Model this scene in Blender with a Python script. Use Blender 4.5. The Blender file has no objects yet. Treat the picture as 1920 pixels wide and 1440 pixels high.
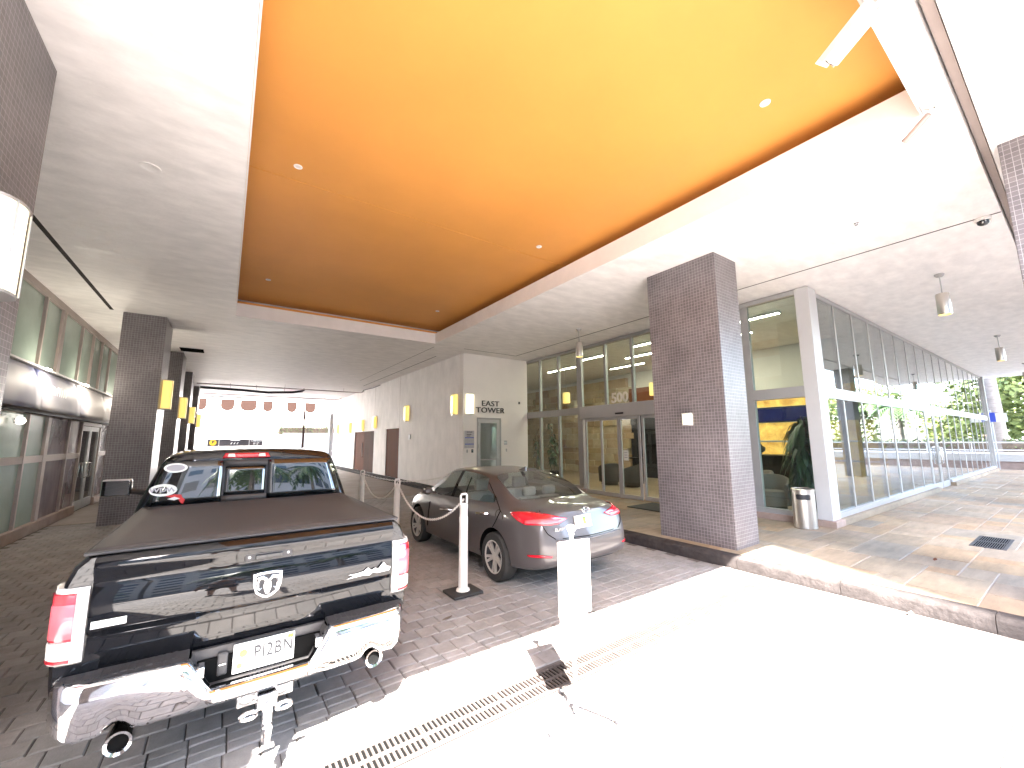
import bpy, bmesh, math, random
from mathutils import Vector, Matrix
from mathutils.bvhtree import BVHTree
random.seed(7)
SC = bpy.context.scene
COL = SC.collection
rad = math.radians

# ------------------------------------------------------------------ camera, sky, sun, exposure
CAMZ = 1.87
FPX = 760.02
YAW, PIT, ROL = 0.611754, 0.137874, -0.0074346
_f = Vector((math.sin(YAW)*math.cos(PIT), math.cos(YAW)*math.cos(PIT), math.sin(PIT)))
_r = Vector((math.cos(YAW), -math.sin(YAW), 0.0))
_u = _r.cross(_f)
R2 = _r*math.cos(ROL) + _u*math.sin(ROL)
U2 = -_r*math.sin(ROL) + _u*math.cos(ROL)
cam_d = bpy.data.cameras.new('camera')
cam_d.sensor_width = 36.0
cam_d.lens = FPX/1920*36.0
cam_d.clip_start = 0.05
cam_d.clip_end = 1500
cam = bpy.data.objects.new('camera', cam_d)
COL.objects.link(cam)
M = Matrix((R2, U2, -_f)).transposed().to_4x4()
M.translation = (0, 0, CAMZ)
cam.matrix_world = M
SC.camera = cam

SUNV = Vector((0.34, 0.79, -1.0)).normalized()      # direction the light travels
world = bpy.data.worlds.new('World')
SC.world = world
world.use_nodes = True
wn = world.node_tree
for n in list(wn.nodes): wn.nodes.remove(n)
wo = wn.nodes.new('ShaderNodeOutputWorld')
wb = wn.nodes.new('ShaderNodeBackground')
ws = wn.nodes.new('ShaderNodeTexSky')
ws.sky_type = 'NISHITA'
ws.sun_disc = False
ws.sun_elevation = math.asin(-SUNV.z)
ws.sun_rotation = math.atan2(-SUNV.x, -SUNV.y)
ws.dust_density = 2.0
ws.ozone_density = 1.0
wb.inputs['Strength'].default_value = 0.15
wn.links.new(ws.outputs[0], wb.inputs[0])
wn.links.new(wb.outputs[0], wo.inputs[0])
sun_d = bpy.data.lights.new('sun', 'SUN')
sun_d.energy = 5.0
sun_d.angle = rad(0.53)
sun_d.color = (1.0, 0.955, 0.89)
sun = bpy.data.objects.new('sun', sun_d)
COL.objects.link(sun)
sun.rotation_euler = SUNV.to_track_quat('-Z', 'Y').to_euler()
sun.location = (-10, -25, 30)
vs = SC.view_settings
vs.view_transform = 'Standard'
vs.look = 'None'
vs.gamma = 1.0
vs.use_curve_mapping = False
vs.exposure = 4.52
SC.cycles.max_bounces = 8
SC.cycles.diffuse_bounces = 4
SC.cycles.glossy_bounces = 5
SC.cycles.transparent_max_bounces = 16
SC.cycles.transmission_bounces = 6
SC.cycles.sample_clamp_indirect = 12
SC.cycles.use_denoising = True

def proj(p):
    d = Vector(p) - Vector((0, 0, CAMZ))
    w = d.dot(_f)
    if w < 0.05: return None
    return (960 + FPX*d.dot(R2)/w, 720 - FPX*d.dot(U2)/w)

# ------------------------------------------------------------------ materials
MATS = {}
def N(nt, typ, **kw):
    n = nt.nodes.new(typ)
    for k, v in kw.items():
        if k in n.inputs: n.inputs[k].default_value = v
        else: setattr(n, k, v)
    return n
def c4(c): return (c[0], c[1], c[2], 1.0)
def new_mat(name):
    m = bpy.data.materials.new(name)
    m.use_nodes = True
    nt = m.node_tree
    b = nt.nodes['Principled BSDF']
    MATS[name] = m
    return m, nt, b
def pm(name, col, rough=0.6, metal=0.0, var=0.0, vs=4.0, bump=0.0, bs=60.0, coat=0.0, spec=0.5, emit=None, es=0.0,
       stretch=(1, 1, 1), rvar=0.0, ior=None, aniso=0.0):
    m, nt, b = new_mat(name)
    b.inputs['Base Color'].default_value = c4(col)
    b.inputs['Roughness'].default_value = rough
    b.inputs['Metallic'].default_value = metal
    b.inputs['Specular IOR Level'].default_value = spec
    b.inputs['Coat Weight'].default_value = coat
    b.inputs['Coat Roughness'].default_value = 0.03
    if ior: b.inputs['IOR'].default_value = ior
    if aniso: b.inputs['Anisotropic'].default_value = aniso
    L = nt.links.new
    if var or bump or rvar:
        tc = N(nt, 'ShaderNodeTexCoord')
        mp = N(nt, 'ShaderNodeMapping')
        mp.inputs['Scale'].default_value = stretch
        L(tc.outputs['Object'], mp.inputs['Vector'])
    if var or rvar:
        no = N(nt, 'ShaderNodeTexNoise', Scale=vs, Detail=6.0, Roughness=0.6)
        L(mp.outputs[0], no.inputs['Vector'])
        cr = N(nt, 'ShaderNodeMapRange')
        cr.inputs['From Min'].default_value = 0.3; cr.inputs['From Max'].default_value = 0.7
        L(no.outputs['Fac'], cr.inputs['Value'])
        if var:
            mx = N(nt, 'ShaderNodeMix', data_type='RGBA')
            mx.inputs[6].default_value = c4([max(0, x*(1-var)) for x in col])
            mx.inputs[7].default_value = c4([min(1, x*(1+var)) for x in col])
            L(cr.outputs[0], mx.inputs[0]); L(mx.outputs[2], b.inputs['Base Color'])
        if rvar:
            rr = N(nt, 'ShaderNodeMapRange')
            rr.inputs['To Min'].default_value = max(0.02, rough-rvar); rr.inputs['To Max'].default_value = min(1, rough+rvar)
            L(cr.outputs[0], rr.inputs['Value']); L(rr.outputs[0], b.inputs['Roughness'])
    if bump:
        n2 = N(nt, 'ShaderNodeTexNoise', Scale=bs, Detail=5.0)
        L(mp.outputs[0], n2.inputs['Vector'])
        bp = N(nt, 'ShaderNodeBump', Strength=bump, Distance=0.01)
        L(n2.outputs['Fac'], bp.inputs['Height']); L(bp.outputs[0], b.inputs['Normal'])
    if emit:
        b.inputs['Emission Color'].default_value = c4(emit)
        b.inputs['Emission Strength'].default_value = es
    return m
def glass(name, tint=(0.85, 0.93, 0.9), refl=1.0, gcol=(1, 1, 1), ior=1.52, rough=0.0):
    m = bpy.data.materials.new(name); m.use_nodes = True
    nt = m.node_tree
    for n in list(nt.nodes): nt.nodes.remove(n)
    o = N(nt, 'ShaderNodeOutputMaterial'); mix = N(nt, 'ShaderNodeMixShader')
    t = N(nt, 'ShaderNodeBsdfTransparent'); g = N(nt, 'ShaderNodeBsdfGlossy'); lw = N(nt, 'ShaderNodeLayerWeight', Blend=0.5); pw = N(nt, 'ShaderNodeMath', operation='POWER'); pw.inputs[1].default_value = 5.0; fr = N(nt, 'ShaderNodeMath', operation='MULTIPLY_ADD'); f0 = ((ior-1)/(ior+1))**2; fr.inputs[1].default_value = 1-f0; fr.inputs[2].default_value = f0; nt.links.new(lw.outputs['Facing'], pw.inputs[0]); nt.links.new(pw.outputs[0], fr.inputs[0])
    t.inputs[0].default_value = c4(tint); g.inputs[0].default_value = c4(gcol); g.inputs['Roughness'].default_value = rough
    mu = N(nt, 'ShaderNodeMath', operation='MULTIPLY', use_clamp=True); mu.inputs[1].default_value = refl
    L = nt.links.new
    L(fr.outputs[0], mu.inputs[0]); L(mu.outputs[0], mix.inputs[0]); L(t.outputs[0], mix.inputs[1]); L(g.outputs[0], mix.inputs[2])
    L(mix.outputs[0], o.inputs[0])
    MATS[name] = m
    return m
def tile_mat(name, tile=(0.125, 0.108, 0.111), grout=(0.30, 0.278, 0.28), pitch=0.054):
    # small square mosaic tiles in plain rows; the axis in the wall plane is picked from the face normal
    m, nt, b = new_mat(name)
    L = nt.links.new
    tc = N(nt, 'ShaderNodeTexCoord'); sp = N(nt, 'ShaderNodeSeparateXYZ'); L(tc.outputs['Object'], sp.inputs[0])
    ge = N(nt, 'ShaderNodeNewGeometry'); sn = N(nt, 'ShaderNodeSeparateXYZ'); L(ge.outputs['True Normal'], sn.inputs[0])
    ab = N(nt, 'ShaderNodeMath', operation='ABSOLUTE'); L(sn.outputs[0], ab.inputs[0])
    gt = N(nt, 'ShaderNodeMath', operation='GREATER_THAN'); gt.inputs[1].default_value = 0.5; L(ab.outputs[0], gt.inputs[0])
    mx = N(nt, 'ShaderNodeMix', data_type='FLOAT'); L(gt.outputs[0], mx.inputs[0]); L(sp.outputs[0], mx.inputs[2]); L(sp.outputs[1], mx.inputs[3])
    cb = N(nt, 'ShaderNodeCombineXYZ'); L(mx.outputs[0], cb.inputs[0]); L(sp.outputs[2], cb.inputs[1])
    br = N(nt, 'ShaderNodeTexBrick', offset=0.0, squash=1.0)
    br.inputs['Scale'].default_value = 1.0/pitch
    br.inputs['Mortar Size'].default_value = 0.045; br.inputs['Mortar Smooth'].default_value = 0.15
    br.inputs['Brick Width'].default_value = 1.0; br.inputs['Row Height'].default_value = 1.0
    br.inputs['Color1'].default_value = c4([x*0.86 for x in tile]); br.inputs['Color2'].default_value = c4([min(1, x*1.14) for x in tile])
    br.inputs['Mortar'].default_value = c4(grout)
    L(cb.outputs[0], br.inputs['Vector'])
    no = N(nt, 'ShaderNodeTexNoise', Scale=1.3, Detail=3.0); L(tc.outputs['Object'], no.inputs['Vector'])
    hs = N(nt, 'ShaderNodeMix', data_type='RGBA', blend_type='MULTIPLY'); hs.inputs[0].default_value = 1.0
    rp = N(nt, 'ShaderNodeMapRange'); rp.inputs['From Min'].default_value = 0.3; rp.inputs['From Max'].default_value = 0.7
    rp.inputs['To Min'].default_value = 0.78; rp.inputs['To Max'].default_value = 1.16
    L(no.outputs['Fac'], rp.inputs['Value']); L(br.outputs['Color'], hs.inputs[6]); L(rp.outputs[0], hs.inputs[7]); L(hs.outputs[2], b.inputs['Base Color'])
    b.inputs['Roughness'].default_value = 0.35
    bp = N(nt, 'ShaderNodeBump', Strength=0.5, Distance=0.004, invert=True); L(br.outputs['Fac'], bp.inputs['Height']); L(bp.outputs[0], b.inputs['Normal'])
    return m
def stone_mat(name, ramp, source, rough=0.6, streak=(1, 1, 1), nscale=6.0, amt=0.35, bump=0.15, spec=0.5):
    # source 'object' -> one tone for each object; 'attr' -> one tone for each piece stored in the mesh
    m, nt, b = new_mat(name)
    L = nt.links.new
    if source == 'object':
        rn = N(nt, 'ShaderNodeObjectInfo').outputs['Random']
    else:
        a = N(nt, 'ShaderNodeAttribute', attribute_name='tone'); rn = a.outputs['Fac']
    cr = N(nt, 'ShaderNodeValToRGB')
    el = cr.color_ramp.elements
    el[0].position = 0; el[0].color = c4(ramp[0]); el[1].position = 1; el[1].color = c4(ramp[-1])
    for i, c in enumerate(ramp[1:-1]):
        e = el.new((i+1)/(len(ramp)-1)); e.color = c4(c)
    L(rn, cr.inputs[0])
    ge = N(nt, 'ShaderNodeNewGeometry'); mp = N(nt, 'ShaderNodeMapping'); mp.inputs['Scale'].default_value = streak
    L(ge.outputs['Position'], mp.inputs['Vector'])
    ad = N(nt, 'ShaderNodeVectorMath', operation='ADD')
    sc = N(nt, 'ShaderNodeMath', operation='MULTIPLY'); sc.inputs[1].default_value = 37.0; L(rn, sc.inputs[0])
    L(mp.outputs[0], ad.inputs[0]); L(sc.outputs[0], ad.inputs[1])
    no = N(nt, 'ShaderNodeTexNoise', Scale=nscale, Detail=8.0, Roughness=0.65); L(ad.outputs[0], no.inputs['Vector'])
    rp = N(nt, 'ShaderNodeMapRange'); rp.inputs['From Min'].default_value = 0.25; rp.inputs['From Max'].default_value = 0.75
    rp.inputs['To Min'].default_value = 1-amt; rp.inputs['To Max'].default_value = 1+amt; L(no.outputs['Fac'], rp.inputs['Value'])
    mx = N(nt, 'ShaderNodeMix', data_type='RGBA', blend_type='MULTIPLY'); mx.inputs[0].default_value = 1.0
    L(cr.outputs[0], mx.inputs[6]); L(rp.outputs[0], mx.inputs[7])
    st = N(nt, 'ShaderNodeTexNoise', Scale=0.9, Detail=4.0); L(ge.outputs['Position'], st.inputs['Vector'])
    sr = N(nt, 'ShaderNodeMapRange'); sr.inputs['From Min'].default_value = 0.35; sr.inputs['From Max'].default_value = 0.65
    sr.inputs['To Min'].default_value = 0.82; sr.inputs['To Max'].default_value = 1.08; L(st.outputs['Fac'], sr.inputs['Value'])
    m2 = N(nt, 'ShaderNodeMix', data_type='RGBA', blend_type='MULTIPLY'); m2.inputs[0].default_value = 1.0
    L(mx.outputs[2], m2.inputs[6]); L(sr.outputs[0], m2.inputs[7]); L(m2.outputs[2], b.inputs['Base Color'])
    b.inputs['Roughness'].default_value = rough
    b.inputs['Specular IOR Level'].default_value = spec
    n2 = N(nt, 'ShaderNodeTexNoise', Scale=90.0, Detail=6.0); L(ge.outputs['Position'], n2.inputs['Vector'])
    bp = N(nt, 'ShaderNodeBump', Strength=bump, Distance=0.01); L(n2.outputs['Fac'], bp.inputs['Height']); L(bp.outputs[0], b.inputs['Normal'])
    return m

pm('ceiling', (0.82, 0.79, 0.77), 0.6, var=0.11, vs=2.2, bump=0.5, bs=9, stretch=(1, 2.0, 1), rvar=0.15)
pm('trim_white', (0.80, 0.775, 0.76), 0.6, var=0.04, vs=3)
pm('orange', (0.66, 0.292, 0.066), 0.5, var=0.07, vs=0.5)
pm('wall_white', (0.77, 0.735, 0.71), 0.7, var=0.10, vs=2.2, bump=0.6, bs=12, stretch=(1, 1, 0.55))
pm('wall_smooth', (0.74, 0.70, 0.665), 0.6, var=0.03, vs=1.5, bump=0.05, bs=40)
tile_mat('tile')
pm('asphalt', (0.055, 0.05, 0.047), 0.8, var=0.3, vs=1.5, bump=0.3, bs=80)
pm('tunnel_floor', (0.26, 0.215, 0.185), 0.7, var=0.2, vs=1.2, bump=0.2, bs=50)
pm('mortar', (0.10, 0.085, 0.078), 0.9)
pm('plaza', (0.36, 0.32, 0.29), 0.8, var=0.15, vs=1.0, bump=0.2, bs=40)
pm('kerb', (0.042, 0.036, 0.035), 0.8, spec=0.1, var=0.35, vs=7, bump=0.7, bs=30)
PAV = [(0.235, 0.216, 0.205), (0.275, 0.25, 0.236), (0.252, 0.237, 0.23), (0.295, 0.268, 0.256)]
stone_mat('paver', PAV, 'object', 0.75, nscale=9, amt=0.2, bump=0.35)
stone_mat('paver_field', PAV, 'attr', 0.75, nscale=9, amt=0.2, bump=0.35)
FLG = [(0.275, 0.222, 0.165), (0.24, 0.215, 0.185), (0.305, 0.245, 0.178), (0.30, 0.215, 0.145), (0.222, 0.207, 0.19), (0.285, 0.242, 0.20), (0.255, 0.20, 0.158), (0.315, 0.275, 0.23)]
FLG = [(a*0.97, b*0.90, c*0.79) for a, b, c in FLG]
stone_mat('flagstone', FLG, 'object', 0.62, streak=(0.5, 2.2, 1), nscale=4, amt=0.28, bump=0.12, spec=0.3)
stone_mat('flagstone_field', FLG, 'attr', 0.62, streak=(0.5, 2.2, 1), nscale=4, amt=0.28, bump=0.12, spec=0.3)
LST = [(0.50, 0.37, 0.22), (0.56, 0.43, 0.28), (0.40, 0.25, 0.15), (0.60, 0.48, 0.33), (0.46, 0.36, 0.24)]
stone_mat('lobby_stone', LST, 'object', 0.5, nscale=5, amt=0.2)
pm('lobby_floor', (0.30, 0.22, 0.145), 0.3, var=0.2, vs=1.2)
pm('alu', (0.36, 0.355, 0.35), 0.42, metal=0.3, var=0.05, vs=3)
pm('alu_bright', (0.47, 0.465, 0.465), 0.45, metal=0.15, var=0.03, vs=3)
pm('alu_brown', (0.36, 0.30, 0.275), 0.45, metal=0.2, var=0.05, vs=3)
pm('steel', (0.60, 0.57, 0.53), 0.36, metal=1.0, var=0.03, vs=6, stretch=(4, 4, 0.2))
pm('chrome', (0.92, 0.92, 0.93), 0.05, metal=1.0)
pm('chrome_dull', (0.75, 0.75, 0.77), 0.18, metal=1.0, var=0.1, vs=8)
glass('glass_clear', (0.86, 0.93, 0.91), 1.25)
glass('glass_front', (0.52, 0.60, 0.60), 1.45)
glass('glass_car', (0.60, 0.68, 0.65), 2.2)
pm('glass_truck', (0.006, 0.008, 0.009), 0.02, spec=1.0, coat=1.0)
pm('glass_frost', (0.27, 0.34, 0.295), 0.25, var=0.15, vs=0.8)
pm('glass_film', (0.20, 0.155, 0.175), 0.2, var=0.45, vs=1.6, stretch=(1, 1, 0.4))
pm('black_paint', (0.004, 0.0045, 0.006), 0.03, coat=0.15, spec=0.5, ior=1.5)
pm('grey_paint', (0.105, 0.095, 0.096), 0.32, metal=0.35, coat=0.5, spec=0.4)
pm('black_plastic', (0.04, 0.038, 0.039), 0.5, var=0.2, vs=20, bump=0.2, bs=150)
pm('dark_gap', (0.006, 0.006, 0.006), 0.9, spec=0.0)
pm('vinyl_cover', (0.050, 0.044, 0.041), 0.55, var=0.12, vs=2.5, bump=0.25, bs=220)
pm('rubber', (0.022, 0.021, 0.02), 0.8, var=0.25, vs=12, bump=0.2, bs=70)
pm('alloy', (0.60, 0.57, 0.53), 0.35, metal=0.55)
pm('red_lens', (0.55, 0.006, 0.022), 0.12, coat=1.0, spec=0.8)
pm('pink_lens', (0.78, 0.12, 0.15), 0.15, coat=1.0)
pm('white_lens', (0.80, 0.76, 0.72), 0.15, coat=1.0)
pm('white_plastic', (0.72, 0.68, 0.64), 0.45, var=0.06, vs=9)
pm('plate_white', (0.74, 0.74, 0.70), 0.4)
pm('ink', (0.02, 0.02, 0.025), 0.5)
pm('ink_red', (0.55, 0.03, 0.03), 0.5)
pm('ink_orange', (0.80, 0.42, 0.06), 0.5)
pm('ink_green', (0.12, 0.32, 0.08), 0.5)
pm('silver_film', (0.66, 0.66, 0.66), 0.3, metal=0.3)
pm('grey_film', (0.35, 0.34, 0.36), 0.5)
pm('letter_metal', (0.035, 0.03, 0.028), 0.4, metal=0.3)
pm('sign_grey', (0.42, 0.41, 0.43), 0.5, var=0.1, vs=20)
pm('brown_door', (0.075, 0.028, 0.016), 0.8, spec=0.1, var=0.2, vs=3, stretch=(1, 1, 0.2))
pm('brown_panel', (0.13, 0.042, 0.02), 0.8, spec=0.1, var=0.15, vs=3, stretch=(1, 1, 0.2))
pm('sconce', (0.80, 0.62, 0.30), 0.4, emit=(1.0, 0.68, 0.16), es=0.05)
pm('sconce_near', (0.85, 0.80, 0.68), 0.4, emit=(1.0, 0.88, 0.55), es=0.10)
pm('sconce_tube', (0.9, 0.85, 0.6), 0.4, emit=(1.0, 0.82, 0.36), es=0.10)
pm('lamp_glow', (0.9, 0.85, 0.75), 0.4, emit=(1.0, 0.88, 0.70), es=4.0)
pm('globe_glow', (0.9, 0.85, 0.75), 0.4, emit=(1.0, 0.9, 0.75), es=0.35)
pm('strip_glow', (0.9, 0.9, 0.85), 0.4, emit=(1.0, 0.88, 0.68), es=5.0)
pm('drain_iron', (0.078, 0.064, 0.058), 0.8, spec=0.2, var=0.3, vs=8, bump=0.3, bs=60)
pm('drain_dark', (0.05, 0.05, 0.055), 0.6, metal=0.3)
pm('fabric_chair', (0.055, 0.046, 0.042), 0.9, bump=0.3, bs=200)
pm('leather_chair', (0.16, 0.13, 0.11), 0.6)
pm('car_seat', (0.34, 0.31, 0.28), 0.7)
pm('shirt', (0.22, 0.22, 0.24), 0.9, bump=0.2, bs=40)
pm('shorts', (0.07, 0.065, 0.05), 0.9)
pm('shoe', (0.03, 0.03, 0.03), 0.7)
pm('dark_wood', (0.012, 0.009, 0.008), 0.4)
pm('screen', (0.01, 0.012, 0.05), 0.2, emit=(0.02, 0.03, 0.22), es=0.012, var=0.5, vs=2)
def onyx():
    m, nt, b = new_mat('onyx')
    L = nt.links.new
    tc = N(nt, 'ShaderNodeTexCoord'); no = N(nt, 'ShaderNodeTexNoise', Scale=1.6, Detail=8.0, Roughness=0.7, Distortion=1.2); L(tc.outputs['Object'], no.inputs[0])
    cr = N(nt, 'ShaderNodeValToRGB'); e = cr.color_ramp.elements
    e[0].position = 0.3; e[0].color = (0.30, 0.11, 0.012, 1); e[1].position = 0.7; e[1].color = (0.9, 0.58, 0.14, 1)
    L(no.outputs['Fac'], cr.inputs[0]); L(cr.outputs[0], b.inputs['Base Color']); L(cr.outputs[0], b.inputs['Emission Color'])
    b.inputs['Emission Strength'].default_value = 0.06
onyx()
def banner():
    m, nt, b = new_mat('banner')
    L = nt.links.new
    ge = N(nt, 'ShaderNodeNewGeometry'); no = N(nt, 'ShaderNodeTexNoise', Scale=0.5, Detail=2.0); L(ge.outputs['Position'], no.inputs['Vector'])
    cr = N(nt, 'ShaderNodeValToRGB'); e = cr.color_ramp.elements
    e[0].position = 0.30; e[0].color = (0.04, 0.055, 0.17, 1); e[1].position = 0.62; e[1].color = (0.74, 0.71, 0.73, 1)
    sx = N(nt, 'ShaderNodeSeparateXYZ'); L(ge.outputs['Position'], sx.inputs[0])
    mr = N(nt, 'ShaderNodeMapRange'); mr.inputs['From Min'].default_value = 11.0; mr.inputs['From Max'].default_value = 15.5; mr.inputs['To Min'].default_value = -0.15; mr.inputs['To Max'].default_value = 0.12; L(sx.outputs[1], mr.inputs['Value'])
    ad = N(nt, 'ShaderNodeMath', operation='ADD'); L(no.outputs['Fac'], ad.inputs[0]); L(mr.outputs[0], ad.inputs[1]); L(ad.outputs[0], cr.inputs[0]); L(cr.outputs[0], b.inputs['Base Color'])
    b.inputs['Roughness'].default_value = 0.6
banner()
pm('leaf_dark', (0.025, 0.06, 0.018), 0.45, var=0.35, vs=6)
pm('leaf_tree', (0.17, 0.21, 0.055), 0.6, var=0.45, vs=1.5)
pm('leaf_palm', (0.05, 0.10, 0.025), 0.5, var=0.35, vs=2)
pm('leaf_hedge', (0.09, 0.12, 0.04), 0.6, var=0.4, vs=3)
pm('bark_palm', (0.17, 0.15, 0.135), 0.85, var=0.25, vs=4, bump=0.5, bs=12, stretch=(1, 1, 4))
pm('bark', (0.12, 0.09, 0.065), 0.9, var=0.3, vs=5, bump=0.6, bs=20)
pm('tower_wall', (0.48, 0.44, 0.41), 0.7, var=0.08, vs=0.4)
pm('tower_glass', (0.05, 0.07, 0.085), 0.08, spec=0.8)
pm('house_white', (0.42, 0.41, 0.39), 0.7, var=0.05, vs=0.6)
pm('far_white', (0.78, 0.76, 0.73), 0.7, var=0.04, vs=0.6)
pm('house_brown', (0.02, 0.012, 0.010), 0.8, spec=0.0)
pm('planter', (0.30, 0.22, 0.185), 0.7, var=0.2, vs=3)
pm('blue_sign', (0.03, 0.06, 0.42), 0.4)
pm('sign_dark', (0.045, 0.038, 0.042), 0.5)
pm('sign_yellow', (0.80, 0.48, 0.03), 0.5)
pm('skin', (0.45, 0.28, 0.2), 0.6)

# ------------------------------------------------------------------ mesh builder
ORG = {}
class MB:
    def __init__(s): s.v = []; s.f = []
    def add(s, vs, fs):
        o = len(s.v); s.v += [tuple(p) for p in vs]; s.f += [tuple(i+o for i in f) for f in fs]; return s
    def box(s, x0, x1, y0, y1, z0, z1):
        return s.add([(x0,y0,z0),(x1,y0,z0),(x1,y1,z0),(x0,y1,z0),(x0,y0,z1),(x1,y0,z1),(x1,y1,z1),(x0,y1,z1)],
                     [(0,3,2,1),(4,5,6,7),(0,1,5,4),(1,2,6,5),(2,3,7,6),(3,0,4,7)])
    def poly(s, pts): return s.add(pts, [tuple(range(len(pts)))])
    def prism(s, out, axis, a0, a1):
        n = len(out)
        mk = {'y': lambda p, a: (p[0], a, p[1]), 'x': lambda p, a: (a, p[0], p[1]), 'z': lambda p, a: (p[0], p[1], a)}[axis]
        vs = [mk(p, a0) for p in out] + [mk(p, a1) for p in out]
        fs = [tuple(range(n))[::-1], tuple(range(n, 2*n))] + [(i, (i+1) % n, n+(i+1) % n, n+i) for i in range(n)]
        return s.add(vs, fs)
    def tube(s, pts, r, n=8, cap=True, closed=False):
        P = [Vector(p) for p in pts]; k = len(P); rs = r if isinstance(r, (list, tuple)) else [r]*k
        rings = []
        up = None
        for i, p in enumerate(P):
            a = P[(i-1) % k] if (i > 0 or closed) else p
            b = P[(i+1) % k] if (i < k-1 or closed) else p
            t = (b-a).normalized()
            if up is None:
                up = Vector((0, 0, 1)) if abs(t.z) < 0.9 else Vector((1, 0, 0))
            e1 = t.cross(up)
            if e1.length < 1e-4: e1 = t.cross(Vector((0.3, 1, 0.2)))
            e1.normalize(); e2 = e1.cross(t).normalized(); up = e2
            rings.append([p + (e1*math.cos(2*math.pi*j/n) + e2*math.sin(2*math.pi*j/n))*rs[i] for j in range(n)])
        vs = [q for rg in rings for q in rg]; fs = []
        for i in range(k if closed else k-1):
            for j in range(n):
                a = i*n; b = ((i+1) % k)*n
                fs.append((a+j, a+(j+1) % n, b+(j+1) % n, b+j))
        if cap and not closed:
            fs.append(tuple(range(n))[::-1]); fs.append(tuple(range((k-1)*n, k*n)))
        return s.add(vs, fs)
    def lathe(s, c, prof, n=24, axis='z', arc=None, caps=False):
        # prof: (radius, height) pairs along the axis
        vs = []; full = arc is None
        a0, a1 = arc if arc else (0, 2*math.pi)
        m = n if full else n+1
        for r, h in prof:
            for j in range(m):
                a = a0 + (a1-a0)*j/n
                q = (r*math.cos(a), r*math.sin(a))
                if axis == 'z': vs.append((c[0]+q[0], c[1]+q[1], c[2]+h))
                elif axis == 'y': vs.append((c[0]+q[0], c[1]+h, c[2]+q[1]))
                else: vs.append((c[0]+h, c[1]+q[0], c[2]+q[1]))
        fs = []
        for i in range(len(prof)-1):
            for j in range(n):
                j2 = (j+1) % m
                fs.append((i*m+j, i*m+j2, (i+1)*m+j2, (i+1)*m+j))
        if full and caps:
            if prof[0][0] > 1e-5: fs.append(tuple(range(m))[::-1])
            if prof[-1][0] > 1e-5: fs.append(tuple(range((len(prof)-1)*m, len(prof)*m)))
        return s.add(vs, fs)
    def grid(s, rows, closed=False):
        n = len(rows[0]); vs = [p for r in rows for p in r]; fs = []
        for i in range(len(rows)-1):
            for j in range(n if closed else n-1):
                j2 = (j+1) % n
                fs.append((i*n+j, i*n+j2, (i+1)*n+j2, (i+1)*n+j))
        return s.add(vs, fs)
    def build(s, name, mat, parent=None, smooth=False, bevel=0.0, seg=2, angle=40, loc=None, merge=1e-5):
        off = ORG.get(parent.name, Vector((0, 0, 0))) if parent else (Vector(loc) if loc else Vector((0, 0, 0)))
        me = bpy.data.meshes.new(name)
        me.from_pydata([(p[0]-off.x, p[1]-off.y, p[2]-off.z) for p in s.v], [], s.f)
        bm = bmesh.new(); bm.from_mesh(me)
        if merge: bmesh.ops.remove_doubles(bm, verts=bm.verts, dist=merge)
        bmesh.ops.recalc_face_normals(bm, faces=bm.faces)
        bm.to_mesh(me); bm.free()
        if smooth:
            me.shade_smooth(); me.set_sharp_from_angle(angle=rad(angle))
        me.materials.append(MATS[mat])
        o = bpy.data.objects.new(name, me); COL.objects.link(o)
        if parent:
            o.parent = parent
        elif loc: o.location = off
        ORG[o.name] = off
        if bevel:
            md = o.modifiers.new('bevel', 'BEVEL'); md.width = bevel; md.segments = seg; md.limit_method = 'ANGLE'; md.angle_limit = rad(35)
            md.harden_normals = False
        return o
def split_loose(mb):
    n = len(mb.v); par = list(range(n))
    def fd(a):
        while par[a] != a: par[a] = par[par[a]]; a = par[a]
        return a
    for f in mb.f:
        for a in f[1:]: par[fd(a)] = fd(f[0])
    grp = {}
    for f in mb.f: grp.setdefault(fd(f[0]), []).append(f)
    out = []
    for fs in grp.values():
        rm = {}; m = MB()
        for f in fs:
            for a in f:
                if a not in rm: rm[a] = len(m.v); m.v.append(mb.v[a])
            m.f.append(tuple(rm[a] for a in f))
        out.append(m)
    return out
def tag(o, label, cat, group=None, kind=None):
    if label: o['label'] = label
    if cat: o['category'] = cat
    if group: o['group'] = group
    if kind: o['kind'] = kind
    return o
def struct(o): o['kind'] = 'structure'; return o
def thing(name, label, cat, loc=(0, 0, 0), group=None):
    o = bpy.data.objects.new(name, None); COL.objects.link(o); o.location = loc; o.empty_display_size = 0.2
    ORG[o.name] = Vector(loc)
    return tag(o, label, cat, group)
def box(name, mat, parent, *b, bevel=0.0, smooth=False):
    return MB().box(*b).build(name, mat, parent, bevel=bevel, smooth=smooth)
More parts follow.
